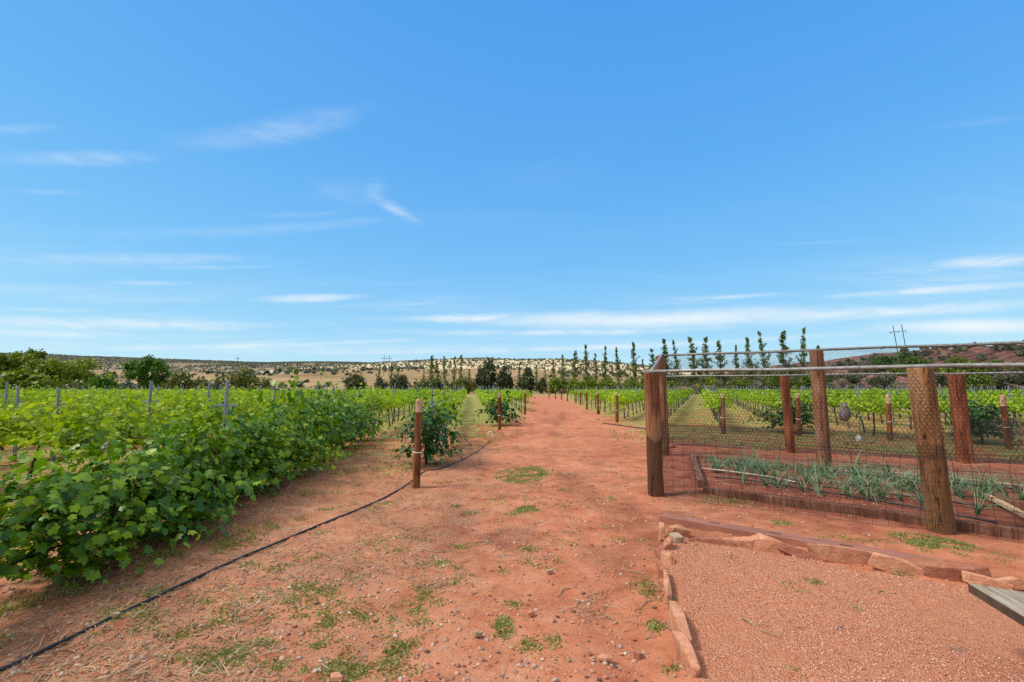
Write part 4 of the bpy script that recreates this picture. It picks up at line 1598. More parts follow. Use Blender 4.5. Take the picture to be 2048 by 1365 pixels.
def stone(px, py, L, W, H, rz, label, m, seed, tilt=(0, 0), sink=0.35):
    import bmesh
    g = random.Random(seed)
    bm = bmesh.new()
    pts = []
    skew = g.uniform(-0.2, 0.2)
    if seed <= 10:
        L *= 1.18
        W *= 0.82
    elif seed <= 19:
        L *= 1.15
        W *= 0.62
    raw = []
    for cx in (-1, -0.35, 0.3, 1):
        for cy in (-1, 1):
            for cz in (-1, 1):
                k_ = 0.80 if abs(cx) == 1 else 1.0
                raw.append(Vector((cx * 0.5 + g.uniform(-0.16, 0.12) * (1 if cx > 0 else -1), cy * 0.5 * k_ * g.uniform(0.5, 1.12), cz * 0.5 * (k_ if cz > 0 else 1) * g.uniform(0.5, 1.15))))
    for q in raw:
        q.y += skew * q.x
        q.z *= 1 + 0.45 * math.sin(seed * 2.3) * q.x
        q.y += 0.16 * math.sin(seed * 1.3 + q.x * 3) 
        pts.append(Vector((q.x * L, q.y * W, q.z * H)))
    for q in pts:
        bm.verts.new(q)
    r_ = bmesh.ops.convex_hull(bm, input=bm.verts[:])
    junk = [e for e in r_['geom_interior'] + r_['geom_unused'] if isinstance(e, bmesh.types.BMVert) and e.is_valid]
    if junk:
        bmesh.ops.delete(bm, geom=list(set(junk)), context='VERTS')
    me = bpy.data.meshes.new('stone')
    bm.to_mesh(me)
    bm.free()
    me.materials.append(m)
    if 11 <= seed <= 19:
        H *= 1.25
        sink = 0.26
        for v_ in me.vertices:
            v_.co.z *= 1.25
    if 8 <= seed <= 10:
        sink = 0.2
        e0_, e1_ = {8: ((1328, 1160), (1342, 1222)), 9: ((1342, 1216), (1364, 1306)), 10: ((1360, 1298), (1388, 1372))}[seed]
        dd_ = at(*e1_) - at(*e0_)
        rz = math.atan2(dd_.y, dd_.x)
        for v_ in me.vertices:
            v_.co.x *= dd_.length / L * 1.02
    p = at(px, py)
    o = link('border_stone', me)
    o.location = (p.x, p.y, gz(p.x, p.y) + H * (0.5 - sink) + 0.02)
    o.rotation_euler = (tilt[0], tilt[1], rz)
    md = o.modifiers.new('soft_edge', 'BEVEL')
    md.width = 0.006
    md.segments = 1
    md.limit_method = 'ANGLE'
    md.angle_limit = R(35)
    return tag(o, label, 'stone', 'sandstones edging the gravel court')


V_ = math.pi / 2
for args in (
        (1324, 1085, 0.13, 0.085, 0.21, 1.4, 'upright pale stone at the outer corner by the red board', M_STONE, 1, (0.05, 0.1), 0.2),
        (1357, 1078, 0.20, 0.16, 0.17, 0.5, 'broad rounded stone just inside the corner', M_STONE, 2, (0.1, 0.1), 0.3),
        (1352, 1092, 0.10, 0.11, 0.13, 0.2, 'small greyish stone leaning on the broad corner stone', M_STONE_G, 3, (0.2, 0.2), 0.25),
        (1337, 1105, 0.15, 0.085, 0.14, 1.0, 'leaning pink stone below the corner pair', M_STONE, 4, (0.1, -0.3), 0.25),
        (1321, 1121, 0.13, 0.075, 0.14, 1.7, 'small dark stone on the outer side of the left edge', M_STONE_D, 5, (0, 0.1), 0.3),
        (1336, 1133, 0.12, 0.075, 0.14, 2.0, 'blocky stone on the inner side of the left edge', M_STONE, 6, (0.1, 0.1), 0.3),
        (1323, 1152, 0.16, 0.075, 0.12, 1.6, 'low dull stone half way down the left edge', M_STONE_D, 7, (0, 0), 0.4),
        (1336, 1188, 0.31, 0.075, 0.13, 1.62, 'slim long stone in the left edge', M_STONE, 8, (0, 0.0), 0.35),
        (1358, 1262, 0.36, 0.105, 0.14, 1.66, 'large pale orange stone in the left edge', M_STONE, 9, (0.0, 0.0), 0.3),
        (1374, 1330, 0.34, 0.095, 0.12, 1.78, 'nearest long stone at the bottom of the left edge', M_STONE, 10, (0.1, 0.0), 0.35),
        (1418, 1093, 0.36, 0.07, 0.07, -0.35, 'low flat stone first along the red board', M_STONE_D, 11, (0, 0), 0.3),
        (1480, 1096, 0.32, 0.11, 0.12, -0.25, 'squared stone second along the red board', M_STONE, 12, (0, 0), 0.3),
        (1538, 1102, 0.31, 0.12, 0.13, -0.35, 'chunky stone third along the red board', M_STONE, 13, (0, 0.05), 0.3),
        (1598, 1116, 0.33, 0.075, 0.09, -0.85, 'sloping wedge stone in the dip before the largest stone', M_STONE_D, 14, (0, 0.25), 0.35),
        (1696, 1124, 0.50, 0.14, 0.15, -0.38, 'largest long pale stone in the middle of the border', M_STONE, 15, (0, 0.03), 0.3),
        (1793, 1145, 0.34, 0.12, 0.11, -0.5, 'low stone right of the largest stone', M_STONE, 16, (0, 0.15), 0.4),
        (1880, 1154, 0.52, 0.16, 0.13, -0.35, 'wide reddish slab near the grey plank', M_STONE_D, 17, (0, 0.0), 0.3),
        (1975, 1172, 0.26, 0.12, 0.08, -0.5, 'low buried stone just above the grey plank', M_STONE, 18, (0, 0.1), 0.4),
        (2022, 1174, 0.22, 0.13, 0.08, -0.3, 'pale stone at the right picture edge', M_STONE, 19, (0, 0.0), 0.4),
        (1345, 880 + 16, 0.22, 0.14, 0.09, 0.1, 'reddish rock lying in the garden behind the corner', M_STONE_D, 20, (0, 0), 0.2),
        (957, 1275, 0.055, 0.042, 0.035, 0.4, 'tan pebble-like stone low in the track centre', M_STONE_G, 21, (0, 0), 0.25),
        (1062, 1233, 0.05, 0.04, 0.03, 1.4, 'pinkish small stone on the track', M_STONE, 22, (0, 0), 0.25),
        (1210, 1320, 0.085, 0.045, 0.035, -0.3, 'flat orange stone low on the track near the left edge stones', M_STONE, 23, (0, 0), 0.3),
        (1273, 1303, 0.05, 0.055, 0.05, 0.8, 'brown stone on the dirt beside the nearest long stone', M_STONE_D, 24, (0, 0), 0.3),
        (1100, 1147, 0.06, 0.04, 0.03, 0.1, 'pale flat stone in a weed patch on the track', M_STONE_G, 25, (0, 0), 0.3),
        (672, 1360, 0.07, 0.055, 0.04, 0.2, 'tan rounded stone cut by the bottom picture edge', M_STONE, 26, (0, 0), 0.3),
        (232, 1244, 0.045, 0.04, 0.035, 0.2, 'grey rounded stone beside the hose', M_STONE_G, 27, (0, 0), 0.25)):
    s_ = stone(*args)
    if args[8] >= 20:
        s_.name = 'loose_stone'
        s_['group'] = 'loose stones on the dirt'


def grey_plank():
    z = 0.45
    th = 0.055
    c = at(1935, 1166, z)
    d1 = (at(2048, 1184, z) - c).normalized()         # far edge
    d2 = (at(2048, 1234, z) - c).normalized()         # near edge
    t = thing('wooden_bench', (c.x, c.y, 0), 'weathered grey wooden bench corner jutting in at the right edge', 'bench')
    b = MB()
    pts = [c, c + d2 * 0.62, c + d2 * 0.62 + d1 * 1.3, c + d1 * 1.3]
    top = [p - c + Vector((0, 0, z)) for p in pts]
    nsub = 1
    b.v = [Vector((p.x, p.y, z - th)) for p in top] + [Vector((p.x, p.y, z)) for p in top]
    b.f = [(3, 2, 1, 0), (4, 5, 6, 7), (0, 1, 5, 4), (1, 2, 6, 5), (2, 3, 7, 6), (3, 0, 4, 7)]
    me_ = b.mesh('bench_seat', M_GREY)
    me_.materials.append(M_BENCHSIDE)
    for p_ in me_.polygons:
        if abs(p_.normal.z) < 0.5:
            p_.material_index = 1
    o = link('seat', me_, t)
    md = o.modifiers.new('soft_edge', 'BEVEL')
    md.width = 0.004
    md.segments = 2
    for q, r in ((0.45, 0.75), (0.15, 1.1), (0.5, 1.15)):
        p = (d2 * q * 0.62 / 0.62 + d1 * r)
        link('leg', MB().box((p.x, p.y, (z - th) / 2 - 0.02), (0.09, 0.09, z - th + 0.04 - 0.002)).mesh('bench_leg', M_GREY), t)
    return d1, d2


_d1, _d2 = grey_plank()
print('plank corner angle', math.degrees(_d1.angle(_d2)))


# ------------------------------------------------------------------ owl decoy, white riser, small white things
def owl():
    p = at(1697, 872)
    p = Vector((p.x, p.y, 0))
    st = thing('owl_stake', p, 'thin grey metal stake holding the owl decoy', 'stake')
    top = atY(1692, 842, p.y).z
    link('shaft', MB().tube([(0.03, 0, -0.05), (0, 0, top)], 0.014, 6).mesh('owl_stake', M_GALV), st)
    zc = atY(1690, 842, p.y).z
    zt = atY(1690, 803, p.y).z
    H = zt - zc
    t = thing('owl_decoy', (atY(1690, 842, p.y).x, p.y - 0.01, zc - 0.02), 'mottled grey plastic owl decoy perched on a thin stake', 'owl decoy')
    b = MB()
    prof = [(0.0, 0.30), (0.06, 0.55), (0.2, 0.85), (0.4, 1.0), (0.58, 0.96), (0.68, 0.80), (0.74, 0.74), (0.82, 0.80), (0.90, 0.74), (0.96, 0.55), (1.0, 0.2)]
    W = H * 0.27
    n = 16
    for i, (zz, r) in enumerate(prof):
        for k in range(n):
            a = 2 * math.pi * k / n
            b.v.append(Vector((math.cos(a) * r * W, math.sin(a) * r * W * 0.85, zz * H * 0.93)))
    for i in range(len(prof) - 1):
        for k in range(n):
            k2 = (k + 1) % n
            b.f.append((i * n + k, i * n + k2, (i + 1) * n + k2, (i + 1) * n + k))
    b.f.append(tuple(range(n))[::-1])
    b.f.append(tuple((len(prof) - 1) * n + k for k in range(n)))
    for sg in (-1, 1):
        b.tube([(sg * W * 0.45, 0, H * 0.86), (sg * W * 0.62, 0, H * 1.01)], [W * 0.22, W * 0.03], 6)
    link('body', b.mesh('owl_body', M_OWL, True), t)
    for sg in (-1, 1):
        link('eye', MB().tube([(sg * W * 0.30, -W * 0.52, H * 0.78), (sg * W * 0.31, -W * 0.66, H * 0.78)], [W * 0.16, W * 0.13], 8).mesh('owl_eye', M_OWLEYE), t)
        wv = MB()
        wv.tube([(sg * W * 0.88, 0, H * 0.60), (sg * W * 1.02, 0, H * 0.42), (sg * W * 0.9, 0.01, H * 0.2), (sg * W * 0.5, 0.02, H * 0.02)], [W * 0.12, W * 0.24, W * 0.2, W * 0.05], 8)
        link('wing', wv.mesh('owl_wing', M_OWL, True), t)
    link('beak', MB().tube([(0, -W * 0.6, H * 0.74), (0, -W * 0.8, H * 0.69)], [W * 0.1, W * 0.02], 6).mesh('owl_beak', M_BLACK), t)


owl()


def white_riser():
    p = at(984, 884)
    s = p.y / F
    b = MB()
    h = 0.30
    b.tube([(0.0, 0, -0.02), (0, 0, h - 0.05), (-0.02, 0, h - 0.01), (-0.06, 0, h), (-0.10, 0, h - 0.01), (-0.12, 0, h - 0.05), (-0.12, 0, h - 0.14)], 0.012, 8)
    o = link('pipe_riser', b.mesh('pipe_riser', M_WHITE, True), None, (p.x, p.y, gz(p.x, p.y)))
    tag(o, 'white plastic riser pipe bent over beside the dark vine clump', 'pipe')


white_riser()
p = at(1718, 884)
b = MB()
b.tube([(0, 0, 0), (0, 0, 0.05), (0.005, 0, 0.14), (0, 0, 0.17), (0, 0, 0.19), (0, 0, 0.22)], [0.075, 0.09, 0.085, 0.06, 0.035, 0.03], 10)
tag(link('plastic_jug', b.mesh('plastic_jug', M_WHITE, True), None, (p.x, p.y, gz(p.x, p.y))), 'small white plastic jug standing on the grass below the owl', 'jug')
for px, py, L, lab in ((1692, 889, 0.16, 'pale flat stone left of the white jug'), (1742, 887, 0.2, 'pale flat stone right of the white jug')):
    s_ = stone(px, py, L, L * 0.7, 0.06, 0.1, lab, M_STONE_G, px, (0, 0), 0.2)
    s_.name = 'loose_stone'
    s_['group'] = 'loose stones on the dirt'


# ------------------------------------------------------------------ trees and bushes
def crown_leaves(g, clumps, per, size, V=FAR_V, Fc=FAR_F, flat=0.5):
    """clumps: (x, y, z, rx, rz); leaves in and round each clump"""
    P, Nn, Tp = [], [], []
    for (x, y, z, rx, rz) in clumps:
        d = rnd3(per, g)
        u = g.random(per) ** 0.45
        pp = d * u[:, None] * np.array([rx, rx, rz]) + np.array([x, y, z])
        P.append(pp)
        Nn.append(d * 0.8 + np.array([0, 0, flat]) + g.normal(0, 0.5, (per, 3)))
        Tp.append(d * 0.6 + g.normal(0, 0.7, (per, 3)))
    P, Nn, Tp = map(np.concatenate, (P, Nn, Tp))
    return scatter(V, Fc, P, frames(Nn, Tp, g), g.uniform(0.6, 1.3, len(P)) * size)


def poplar_meshes(seed):
    """unit tree, 10 m tall: columnar, ragged, thinning upward, with a bushy skirt"""
    g = np.random.default_rng(seed)
    H = 10.0
    cl = []
    nb = 88
    lean_ = g.normal(0, 0.25, 2)
    br = MB()
    side = g.uniform(0, 6.28)
    for k in range(nb):
        t = ((k + g.random()) / nb) ** 1.2
        z = 0.35 + t * 9.4
        a = g.uniform(0, 6.28)
        L = (1.6 * (1 - t) ** 1.2 + 0.11) * float(g.choice([0.25, 0.5, 0.8, 1.05, 1.4])) * (1 + 0.25 * math.cos(a - side))
        if g.random() < 0.15 + 0.25 * t:
            continue
        up = g.uniform(0.35, 1.0) + 0.5 * t
        x0, y0 = lean_[0] * t * t, lean_[1] * t * t
        pts = []
        for q in (0.0, 0.4, 0.72, 1.0):
            pts.append((x0 + math.cos(a) * L * q, y0 + math.sin(a) * L * q, z + up * L * q * (0.6 + 0.4 * q)))
        br.tube(pts, [0.035 * (1.15 - t), 0.022, 0.014, 0.006], 3, False)
        for q in pts[1:]:
            cr = g.uniform(0.13, 0.24) * (1.25 - 0.75 * t)
            cl.append((q[0], q[1], q[2], cr, cr * 1.3))
    for k in range(16):
        a = g.uniform(0, 6.28)
        r = g.uniform(0.2, 1.35)
        cl.append((math.cos(a) * r, math.sin(a) * r, g.uniform(0.2, 1.7), 0.45, 0.5))
    v, f = crown_leaves(g, cl, 10, 0.27, NARROW_V * np.array([1.6, 1, 1]), FAR_F, flat=0.3)
    tr = MB().tube([(lean_[0] * t * t, lean_[1] * t * t, t * 9.8 - 0.2) for t in np.linspace(0, 1, 8)], [0.17 * (1.03 - t) + 0.01 for t in np.linspace(0, 1, 8)], 6)
    br.v, trv = br.v, tr
    b0 = len(tr.v)
    tr.v += br.v
    tr.f += [tuple(i + b0 for i in q) for q in br.f]
    return new_mesh('poplar_crown', v, f, 4, F_POPLAR), tr.mesh('poplar_trunk', M_GREYBARK)


POP = [poplar_meshes(200 + i) for i in range(7)]
pop_pix = [(757, 726), (783, 724), (794, 735), (849, 733), (863, 708), (878, 722), (891, 711), (907, 713), (924, 710), (938, 737), (1037, 727), (1052, 741),
           (1072, 727), (1090, 728), (1107, 722), (1127, 707), (1146, 698), (1173, 689), (1190, 707), (1208, 691), (1238, 690), (1266, 682), (1289, 718),
           (1307, 696), (1333, 676), (1355, 679), (1387, 673), (1410, 674), (1441, 677), (1470, 686), (1495, 673), (1530, 658), (1562, 658), (1598, 655), (1640, 690)]
rt = random.Random(4)
for i, (px, py) in enumerate(pop_pix):
    Y = 205 - (px - 757) * (205 - 108) / (1600 - 757) + rt.uniform(-3, 3)
    q = atY(px, py, Y)
    h = q.z
    where = 'left of the far track' if px < 950 else 'between the track and the fence corner' if px < 1300 else 'above the fence pipes'
    n0 = sum(1 for (a, _) in pop_pix[:i + 1] if (a < 950) == (px < 950) and (950 <= a < 1300) == (950 <= px < 1300) and (a >= 1300) == (px >= 1300))
    t = thing('poplar_tree', (q.x, Y, -0.1), f'tall ragged columnar tree, {ordn(n0)} from the left {where}', 'tree', 'columnar trees behind the vineyard', rt.uniform(0, 6.28))
    s = (h + 0.1) / 10.0
    t.rotation_euler = (rt.gauss(0, 0.025), rt.gauss(0, 0.03), rt.uniform(0, 6.28))
    wsc = s * rt.uniform(0.75, 1.45) * (0.85 if py > 730 else 1.0)
    t.scale = (wsc, wsc, s)
    cr, tr = POP[rt.randrange(7)]
    link('trunk', tr, t)
    link('crown', cr, t)


def bush_meshes(seed, mt, bark, leaf, nclump=16, per=45, squash=0.6, spiky=False):
    """unit bush about 2 wide, 1.2 high"""
    g = np.random.default_rng(seed)
    cl = []
    for k in range(nclump):
        a = g.uniform(0, 6.28)
        r = g.uniform(0, 0.75) ** 0.8
        z = g.uniform(0.12, 0.95) * (1.05 - 0.55 * r) * squash * 2
        if spiky:
            cl.append((math.cos(a) * r, math.sin(a) * r, z * 0.8 + 0.15, 0.20, 0.42))
        else:
            cl.append((math.cos(a) * r, math.sin(a) * r, z, 0.34, 0.28))
    v, f = crown_leaves(g, cl, per, leaf, NARROW_V if spiky else FAR_V, FAR_F, flat=0.3)
    b = MB()
    b.tube([(0, 0, -0.1), (0.02, 0, 0.25), (0.0, 0, 0.5)], [0.07, 0.055, 0.03], 5)
    for (x, y, z, _, _) in cl[:8]:
        b.tube([(0, 0, 0.15), (x * 0.5, y * 0.5, z * 0.55 + 0.08), (x, y, z)], [0.035, 0.025, 0.008], 4, False)
    return new_mesh('bush_crown', v, f, 4, mt), b.mesh('bush_trunk', bark, False)


JUN = [bush_meshes(300 + i, F_JUN, M_BARK, 0.13, 20, 55) for i in range(4)]
SPIK = [bush_meshes(320 + i, F_JUN, M_BARK, 0.24, 30, 48, 0.7, True) for i in range(3)]
OLV = [bush_meshes(340 + i, F_OLIVE, M_GREYBARK, 0.13, 26, 46, 0.62) for i in range(2)]
BLU = [bush_meshes(350, F_BLUE, M_GREYBARK, 0.12, 18, 55, 0.6)]
GRN = [bush_meshes(360 + i, F_ROUND, M_BARK, 0.15, 22, 50, 0.62) for i in range(2)]
YEL = [bush_meshes(370, F_YELLOW, M_BARK, 0.12, 18, 45, 0.7)]
TRE = [bush_meshes(380 + i, F_TREE, M_BARK, 0.15, 24, 46, 0.62) for i in range(2)]


def bush(name, px, py_top, wpx, Y, zb, var, label, cat='shrub', group=None, trunk_h=0.0, depth=1.0):
    q = atY(px, py_top, Y)
    H = max(q.z - zb, 0.3)
    W = wpx / F * Y
    t = thing(name, (q.x, Y, zb), label, cat, group, rt.uniform(0, 6.28))
    cr, tr = var[rt.randrange(len(var))]
    link('trunk', tr, t)
    link('crown', cr, t)
    t.scale = (W / 2.05, W / 2.05 * depth, H / 1.25)
    return t


# dark junipers at the edge of the field
for i, (px, py, wp, lab) in enumerate(((714, 752, 52, 'bushy dark juniper behind the vines left of the pole pair'), (760, 757, 40, 'low dark juniper at the foot of the pole pair'), (802, 753, 46, 'dark juniper right of the pole pair'),
                                       (878, 758, 60, 'wide dark juniper below the left columnar trees'), (922, 757, 40, 'dark juniper beside the brownish round bush'), (978, 730, 64, 'tallest dark spiky juniper at the far track end'),
                                       (1010, 735, 44, 'spiky juniper right of the tallest one'), (960, 742, 30, 'narrow juniper left of the tallest one'), (1056, 745, 54, 'broad olive juniper at the track end'), (1085, 757, 40, 'small dark juniper right of the track end'),
                                       (1110, 755, 40, 'small dark juniper beneath the columnar row'), (1150, 757, 36, 'dark low shrub below the third tall columnar tree'), (1185, 750, 50, 'dark rounded shrub below the columnar trees'),
                                       (1220, 752, 48, 'dark rounded shrub left of the fence corner'), (1268, 758, 50, 'dark shrub next to the fence corner posts'), (1420, 752, 60, 'dark shrub seen between the pipe rails'),
                                       (1480, 752, 50, 'second dark shrub seen under the pipe rails'), (1550, 745, 60, 'third dark shrub seen under the pipe rails'), (1615, 748, 70, 'dark shrub left of the tall ridge post'))):
    bush('juniper', px, py, wp, 150 - (px - 700) * 0.045, 0, SPIK if (px < 1060 and py < 756) else (JUN if px < 1100 else TRE), lab, 'juniper', 'dark junipers behind the vineyard')
for i in range(18):
    px = 835 + i * 46 + rt.uniform(-14, 14)
    if 985 < px < 1090:
        continue
    bush('shrub', px, rt.uniform(750, 762), rt.uniform(38, 64), 158 - (px - 700) * 0.045, 0, TRE if i % 3 else OLV, f'low olive-green shrub, {ordn(i + 1)} along the foot of the columnar trees', 'shrub', 'low shrubs under the columnar trees')
bush('round_bush', 934, 748, 50, 128, 0, OLV, 'brownish round bush left of the far track end')
# left trees and bushes
for (px, py, wp, Y, var, lab, nm) in ((62, 738, 120, 70, TRE, 'green shrub mass under the white-trunked trees', 'shrub'), (205, 745, 70, 66, GRN, 'bright young green bush between the two big trees', 'shrub'),
                                      (225, 738, 30, 75, YEL, 'thin yellow-green sapling between the big trees', 'shrub'), (372, 738, 84, 72, OLV, 'olive bush spilling right of the round dark tree', 'shrub'),
                                      (434, 758, 50, 84, BLU, 'blue-grey bush beside the big olive bush', 'shrub'), (490, 731, 112, 88, OLV, 'large loose olive-yellow bush behind the vines', 'shrub'),
                                      (160, 757, 90, 68, OLV, 'low olive brush beneath the large left tree', 'shrub'), (255, 757, 60, 70, BLU, 'low grey-green brush left of the round tree', 'shrub'), (540, 766, 34, 92, BLU, 'small grey bush right of the big olive bush', 'shrub')):
    bush(nm, px, py, wp, Y, 0, var, lab, 'shrub', 'shrubs beyond the left vines')


def big_tree(px, py, wpx, Y, mt, bark, label, seed, lobes, per, leaf, stems=3, base_frac=0.2):
    g = np.random.default_rng(seed)
    q = atY(px, py, Y)
    H = q.z * 1.10
    W = wpx / F * Y / 2
    t = thing('shade_tree', (q.x, Y, 0), label, 'tree', 'large trees beyond the left vines')
    cl = []
    for k in range(lobes):
        a = g.uniform(0, 6.28)
        r = math.sqrt(g.random()) * 0.82
        zc = base_frac + (1 - base_frac) * g.uniform(0.15, 0.92) * (1.0 - 0.35 * r * r)
        cl.append((math.cos(a) * r * W, math.sin(a) * r * W * 0.8, zc * H * 0.94, W * g.uniform(0.15, 0.27), H * g.uniform(0.06, 0.11)))
    v, f = crown_leaves(g, cl, per, leaf, flat=0.6)
    b = MB()
    for s in range(stems):
        a = g.uniform(0, 6.28)
        tip = cl[s]
        b.tube([(g.normal(0, .2), g.normal(0, .2), -0.1), (math.cos(a) * W * 0.12, math.sin(a) * W * 0.12, H * 0.25), (tip[0] * 0.6, tip[1] * 0.6, H * 0.5), (tip[0], tip[1], tip[2])], [0.17, 0.13, 0.09, 0.03], 7)
    for c in cl[:14]:
        b.tube([(c[0] * 0.25, c[1] * 0.25, H * 0.3), (c[0] * 0.7, c[1] * 0.7, c[2] * 0.8), (c[0], c[1], c[2])], [0.07, 0.045, 0.012], 5, False)
    link('trunk', b.mesh('tree_trunk', bark, True), t)
    link('crown', new_mesh('tree_crown', v, f, 4, mt), t)


big_tree(22, 700, 90, 74, F_TREE, M_WHITEBARK, 'pale-trunked green tree at the left picture edge', 1, 34, 130, 0.32, 4, 0.3)
big_tree(62, 696, 80, 78, F_TREE, M_WHITEBARK, 'taller tree with two white trunks left of the spreading tree', 2, 34, 130, 0.32, 3, 0.25)
big_tree(128, 705, 125, 76, F_TREE, M_BARK, 'wide spreading green tree, largest on the left', 3, 56, 130, 0.32, 3, 0.15)
big_tree(296, 712, 96, 74, F_ROUND, M_BARK, 'dense rounded dark green tree right of the spreading tree', 4, 54, 140, 0.28, 2, 0.05)


def ray_hill(px, py, H, Y0, Y1, n=160):
    """first point along that line of sight that lies under the hill surface"""
    for i in range(n):
        Y = Y0 + (Y1 - Y0) * i / n
        q = atY(px, py, Y)
        if q.z <= H(q.x, q.y):
            return q
    return None


# junipers dotted over the dry grass hill
hill_pix = [(388, 748, 10), (417, 746, 14), (460, 747, 12), (418, 738, 12), (533, 745, 16), (541, 749, 12), (560, 743, 16), (573, 741, 14), (584, 753, 10), (612, 763, 15), (565, 774, 20), (598, 773, 26),
            (620, 742, 14), (628, 745, 10), (637, 739, 10), (645, 741, 9), (657, 739, 12), (670, 738, 10), (684, 738, 12), (690, 738, 10), (695, 748, 12), (715, 743, 11), (725, 740, 10), (728, 736, 9), (735, 738, 12),
            (742, 738, 12), (738, 744, 9), (744, 745, 8), (832, 738, 8), (837, 741, 7), (690, 763, 14), (655, 771, 18), (1102, 752, 12), (1145, 745, 10), (1232, 748, 12), (1170, 757, 10), (1207, 760, 12), (640, 777, 22),
            (505, 744, 12), (480, 741, 14), (450, 741, 10), (398, 741, 12), (213, 742, 12), (228, 748, 14), (200, 735, 10), (240, 733, 12), (190, 728, 12)]
k = 0
for px, py, wp in hill_pix:
    q = ray_hill(px, py + 3, H_TAN, 195, 640)
    if q is None:
        continue
    k += 1
    near_what = 'of the dry hill left of the pole pair' if px < 760 else 'of the dry hill right of the pole pair'
    t = thing('juniper', (q.x, q.y, H_TAN(q.x, q.y) - 0.2), f'dark rounded juniper on dry grass, {ordn(k)} from the left list {near_what}', 'juniper', 'junipers dotted over the dry hill', rt.uniform(0, 6))
    t['label'] = f'small dark juniper, {ordn(k)} among those dotted {near_what}'
    s = wp / F * q.y / 2.0
    t.scale = (s, s, s * rt.uniform(0.75, 0.95))
    cr, tr = JUN[k % 4]
    link('trunk', tr, t)
    link('crown', cr, t)


def scrub(name, H, n, xr, yr, size, dens, seed, label):
    g = np.random.default_rng(seed)
    P = []
    tries = 0
    while len(P) < n and tries < n * 12:
        tries += 1
        y = yr[0] + (yr[1] - yr[0]) * g.random() ** 0.8
        x = g.uniform(*xr) * y
        if g.random() > dens(x, y, g):
            continue
        z = H(x, y)
        if z < -0.2:
            continue
        P.append((x, y, z))
    P = np.array(P)
    m = 5
    base = np.repeat(P, m, 0)
    s = np.repeat(g.uniform(*size, len(P)), m)
    off = rnd3(len(base), g) * s[:, None] * 0.35
    off[:, 2] = np.abs(off[:, 2]) + s * 0.3
    pos = base + off
    nn = off / (np.linalg.norm(off, axis=1, keepdims=True) + 1e-9) + g.normal(0, 0.4, (len(base), 3))
    nn[:, 1] -= 0.8
    Vq = np.array([(0.5, 0, 0), (0.35, 0.38, -0.1), (0, 0.5, -.15), (-0.38, 0.33, -.1), (-0.5, 0, 0), (-0.33, -0.36, -.1), (0, -0.5, -.15), (0.36, -0.33, -.1)])
    v, f = scatter(Vq, np.array([[0, 1, 2, 3, 4, 5, 6, 7]]), pos, frames(nn, g.normal(0, 1, (len(base), 3)), g), s * 0.95)
    tag(link(name, new_mesh(name, v, f, 8, F_SCRUB)), label, 'scrub', None, 'stuff')


scrub('mesa_scrub', H_MESA, 17000, (-1.2, 0.0), (1000, 2640), (2.6, 5.6), lambda x, y, g: (0.10 + 0.4 * (fbm(np.array([x * 0.006]), np.array([y * 0.004]), 3, 3)[0] > 0.46)) if y < 2050 else 1.0, 5, 'dense dark juniper scrub over the far mesa')
scrub('pale_hill_scrub', H_PALE, 3000, (-0.5, 0.36), (620, 1160), (1.8, 3.6), lambda x, y, g: 1.0, 6, 'small dark shrubs speckling the pale sunlit hill')
scrub('slope_scrub', H_TAN, 260, (-1.2, 0.4), (330, 470), (1.6, 4.0), lambda x, y, g: float(fbm(np.array([x * 0.02]), np.array([y * 0.02]), 8, 3)[0] > 0.52), 7, 'small dark shrubs along the crest of the dry hill')

scrub('ridge_scrub', H_RED, 420, (0.22, 1.3), (100, 146), (0.6, 2.0), lambda x, y, g: float(fbm(np.array([x * 0.06]), np.array([y * 0.06]), 12, 3)[0] > 0.50), 9, 'dark green scrub growing over the red rock ridge')
# bushes of the red ridge
red_pix = [(1340, 748, 40, JUN), (1440, 745, 36, JUN), (1500, 741, 30, JUN), (1540, 736, 46, JUN), (1585, 733, 40, JUN), (1680, 722, 22, JUN), (1697, 718, 14, JUN), (1712, 723, 14, JUN), (1735, 724, 12, JUN),
           (1772, 710, 50, GRN), (1810, 707, 56, GRN), (1845, 713, 50, TRE), (1920, 712, 70, TRE), (1960, 720, 50, TRE), (1705, 752, 34, JUN), (1760, 750, 44, JUN), (1885, 745, 44, JUN), (1915, 748, 40, JUN), (1955, 745, 60, TRE), (2005, 745, 60, JUN), (2040, 740, 50, JUN),
           (1990, 715, 40, TRE), (2030, 722, 36, OLV), (1740, 727, 36, OLV), (1870, 728, 44, OLV), (1800, 726, 40, TRE), (2020, 692, 18, JUN), (2042, 690, 20, JUN), (1660, 745, 30, JUN)]
for i, (px, py, wp, var) in enumerate(red_pix):
    hh = wp * (0.62 if var is not JUN else 0.6)
    q = ray_hill(px, py + hh, H_RED, 100, 190)
    if q is None:
        q = atY(px, py + hh, 141)
        q.z = H_RED(q.x, q.y)
    zb = H_RED(q.x, q.y) - 0.2
    top = atY(px, py, q.y).z
    t = thing('ridge_shrub', (q.x, q.y, zb), f'dark green shrub on the red rock ridge, {ordn(i + 1)} in a scattered band', 'shrub', 'shrubs on the red rock ridge', rt.uniform(0, 6))
    W = wp / F * q.y
    t.scale = (W / 2.05, W / 2.05, max(top - zb, W * 0.35) / 1.25)
    cr, tr = var[i % len(var)]
    link('trunk', tr, t)
    link('crown', cr, t)
# flat-topped tree on the ridge crest
big_q = atY(1922, 690, 142)


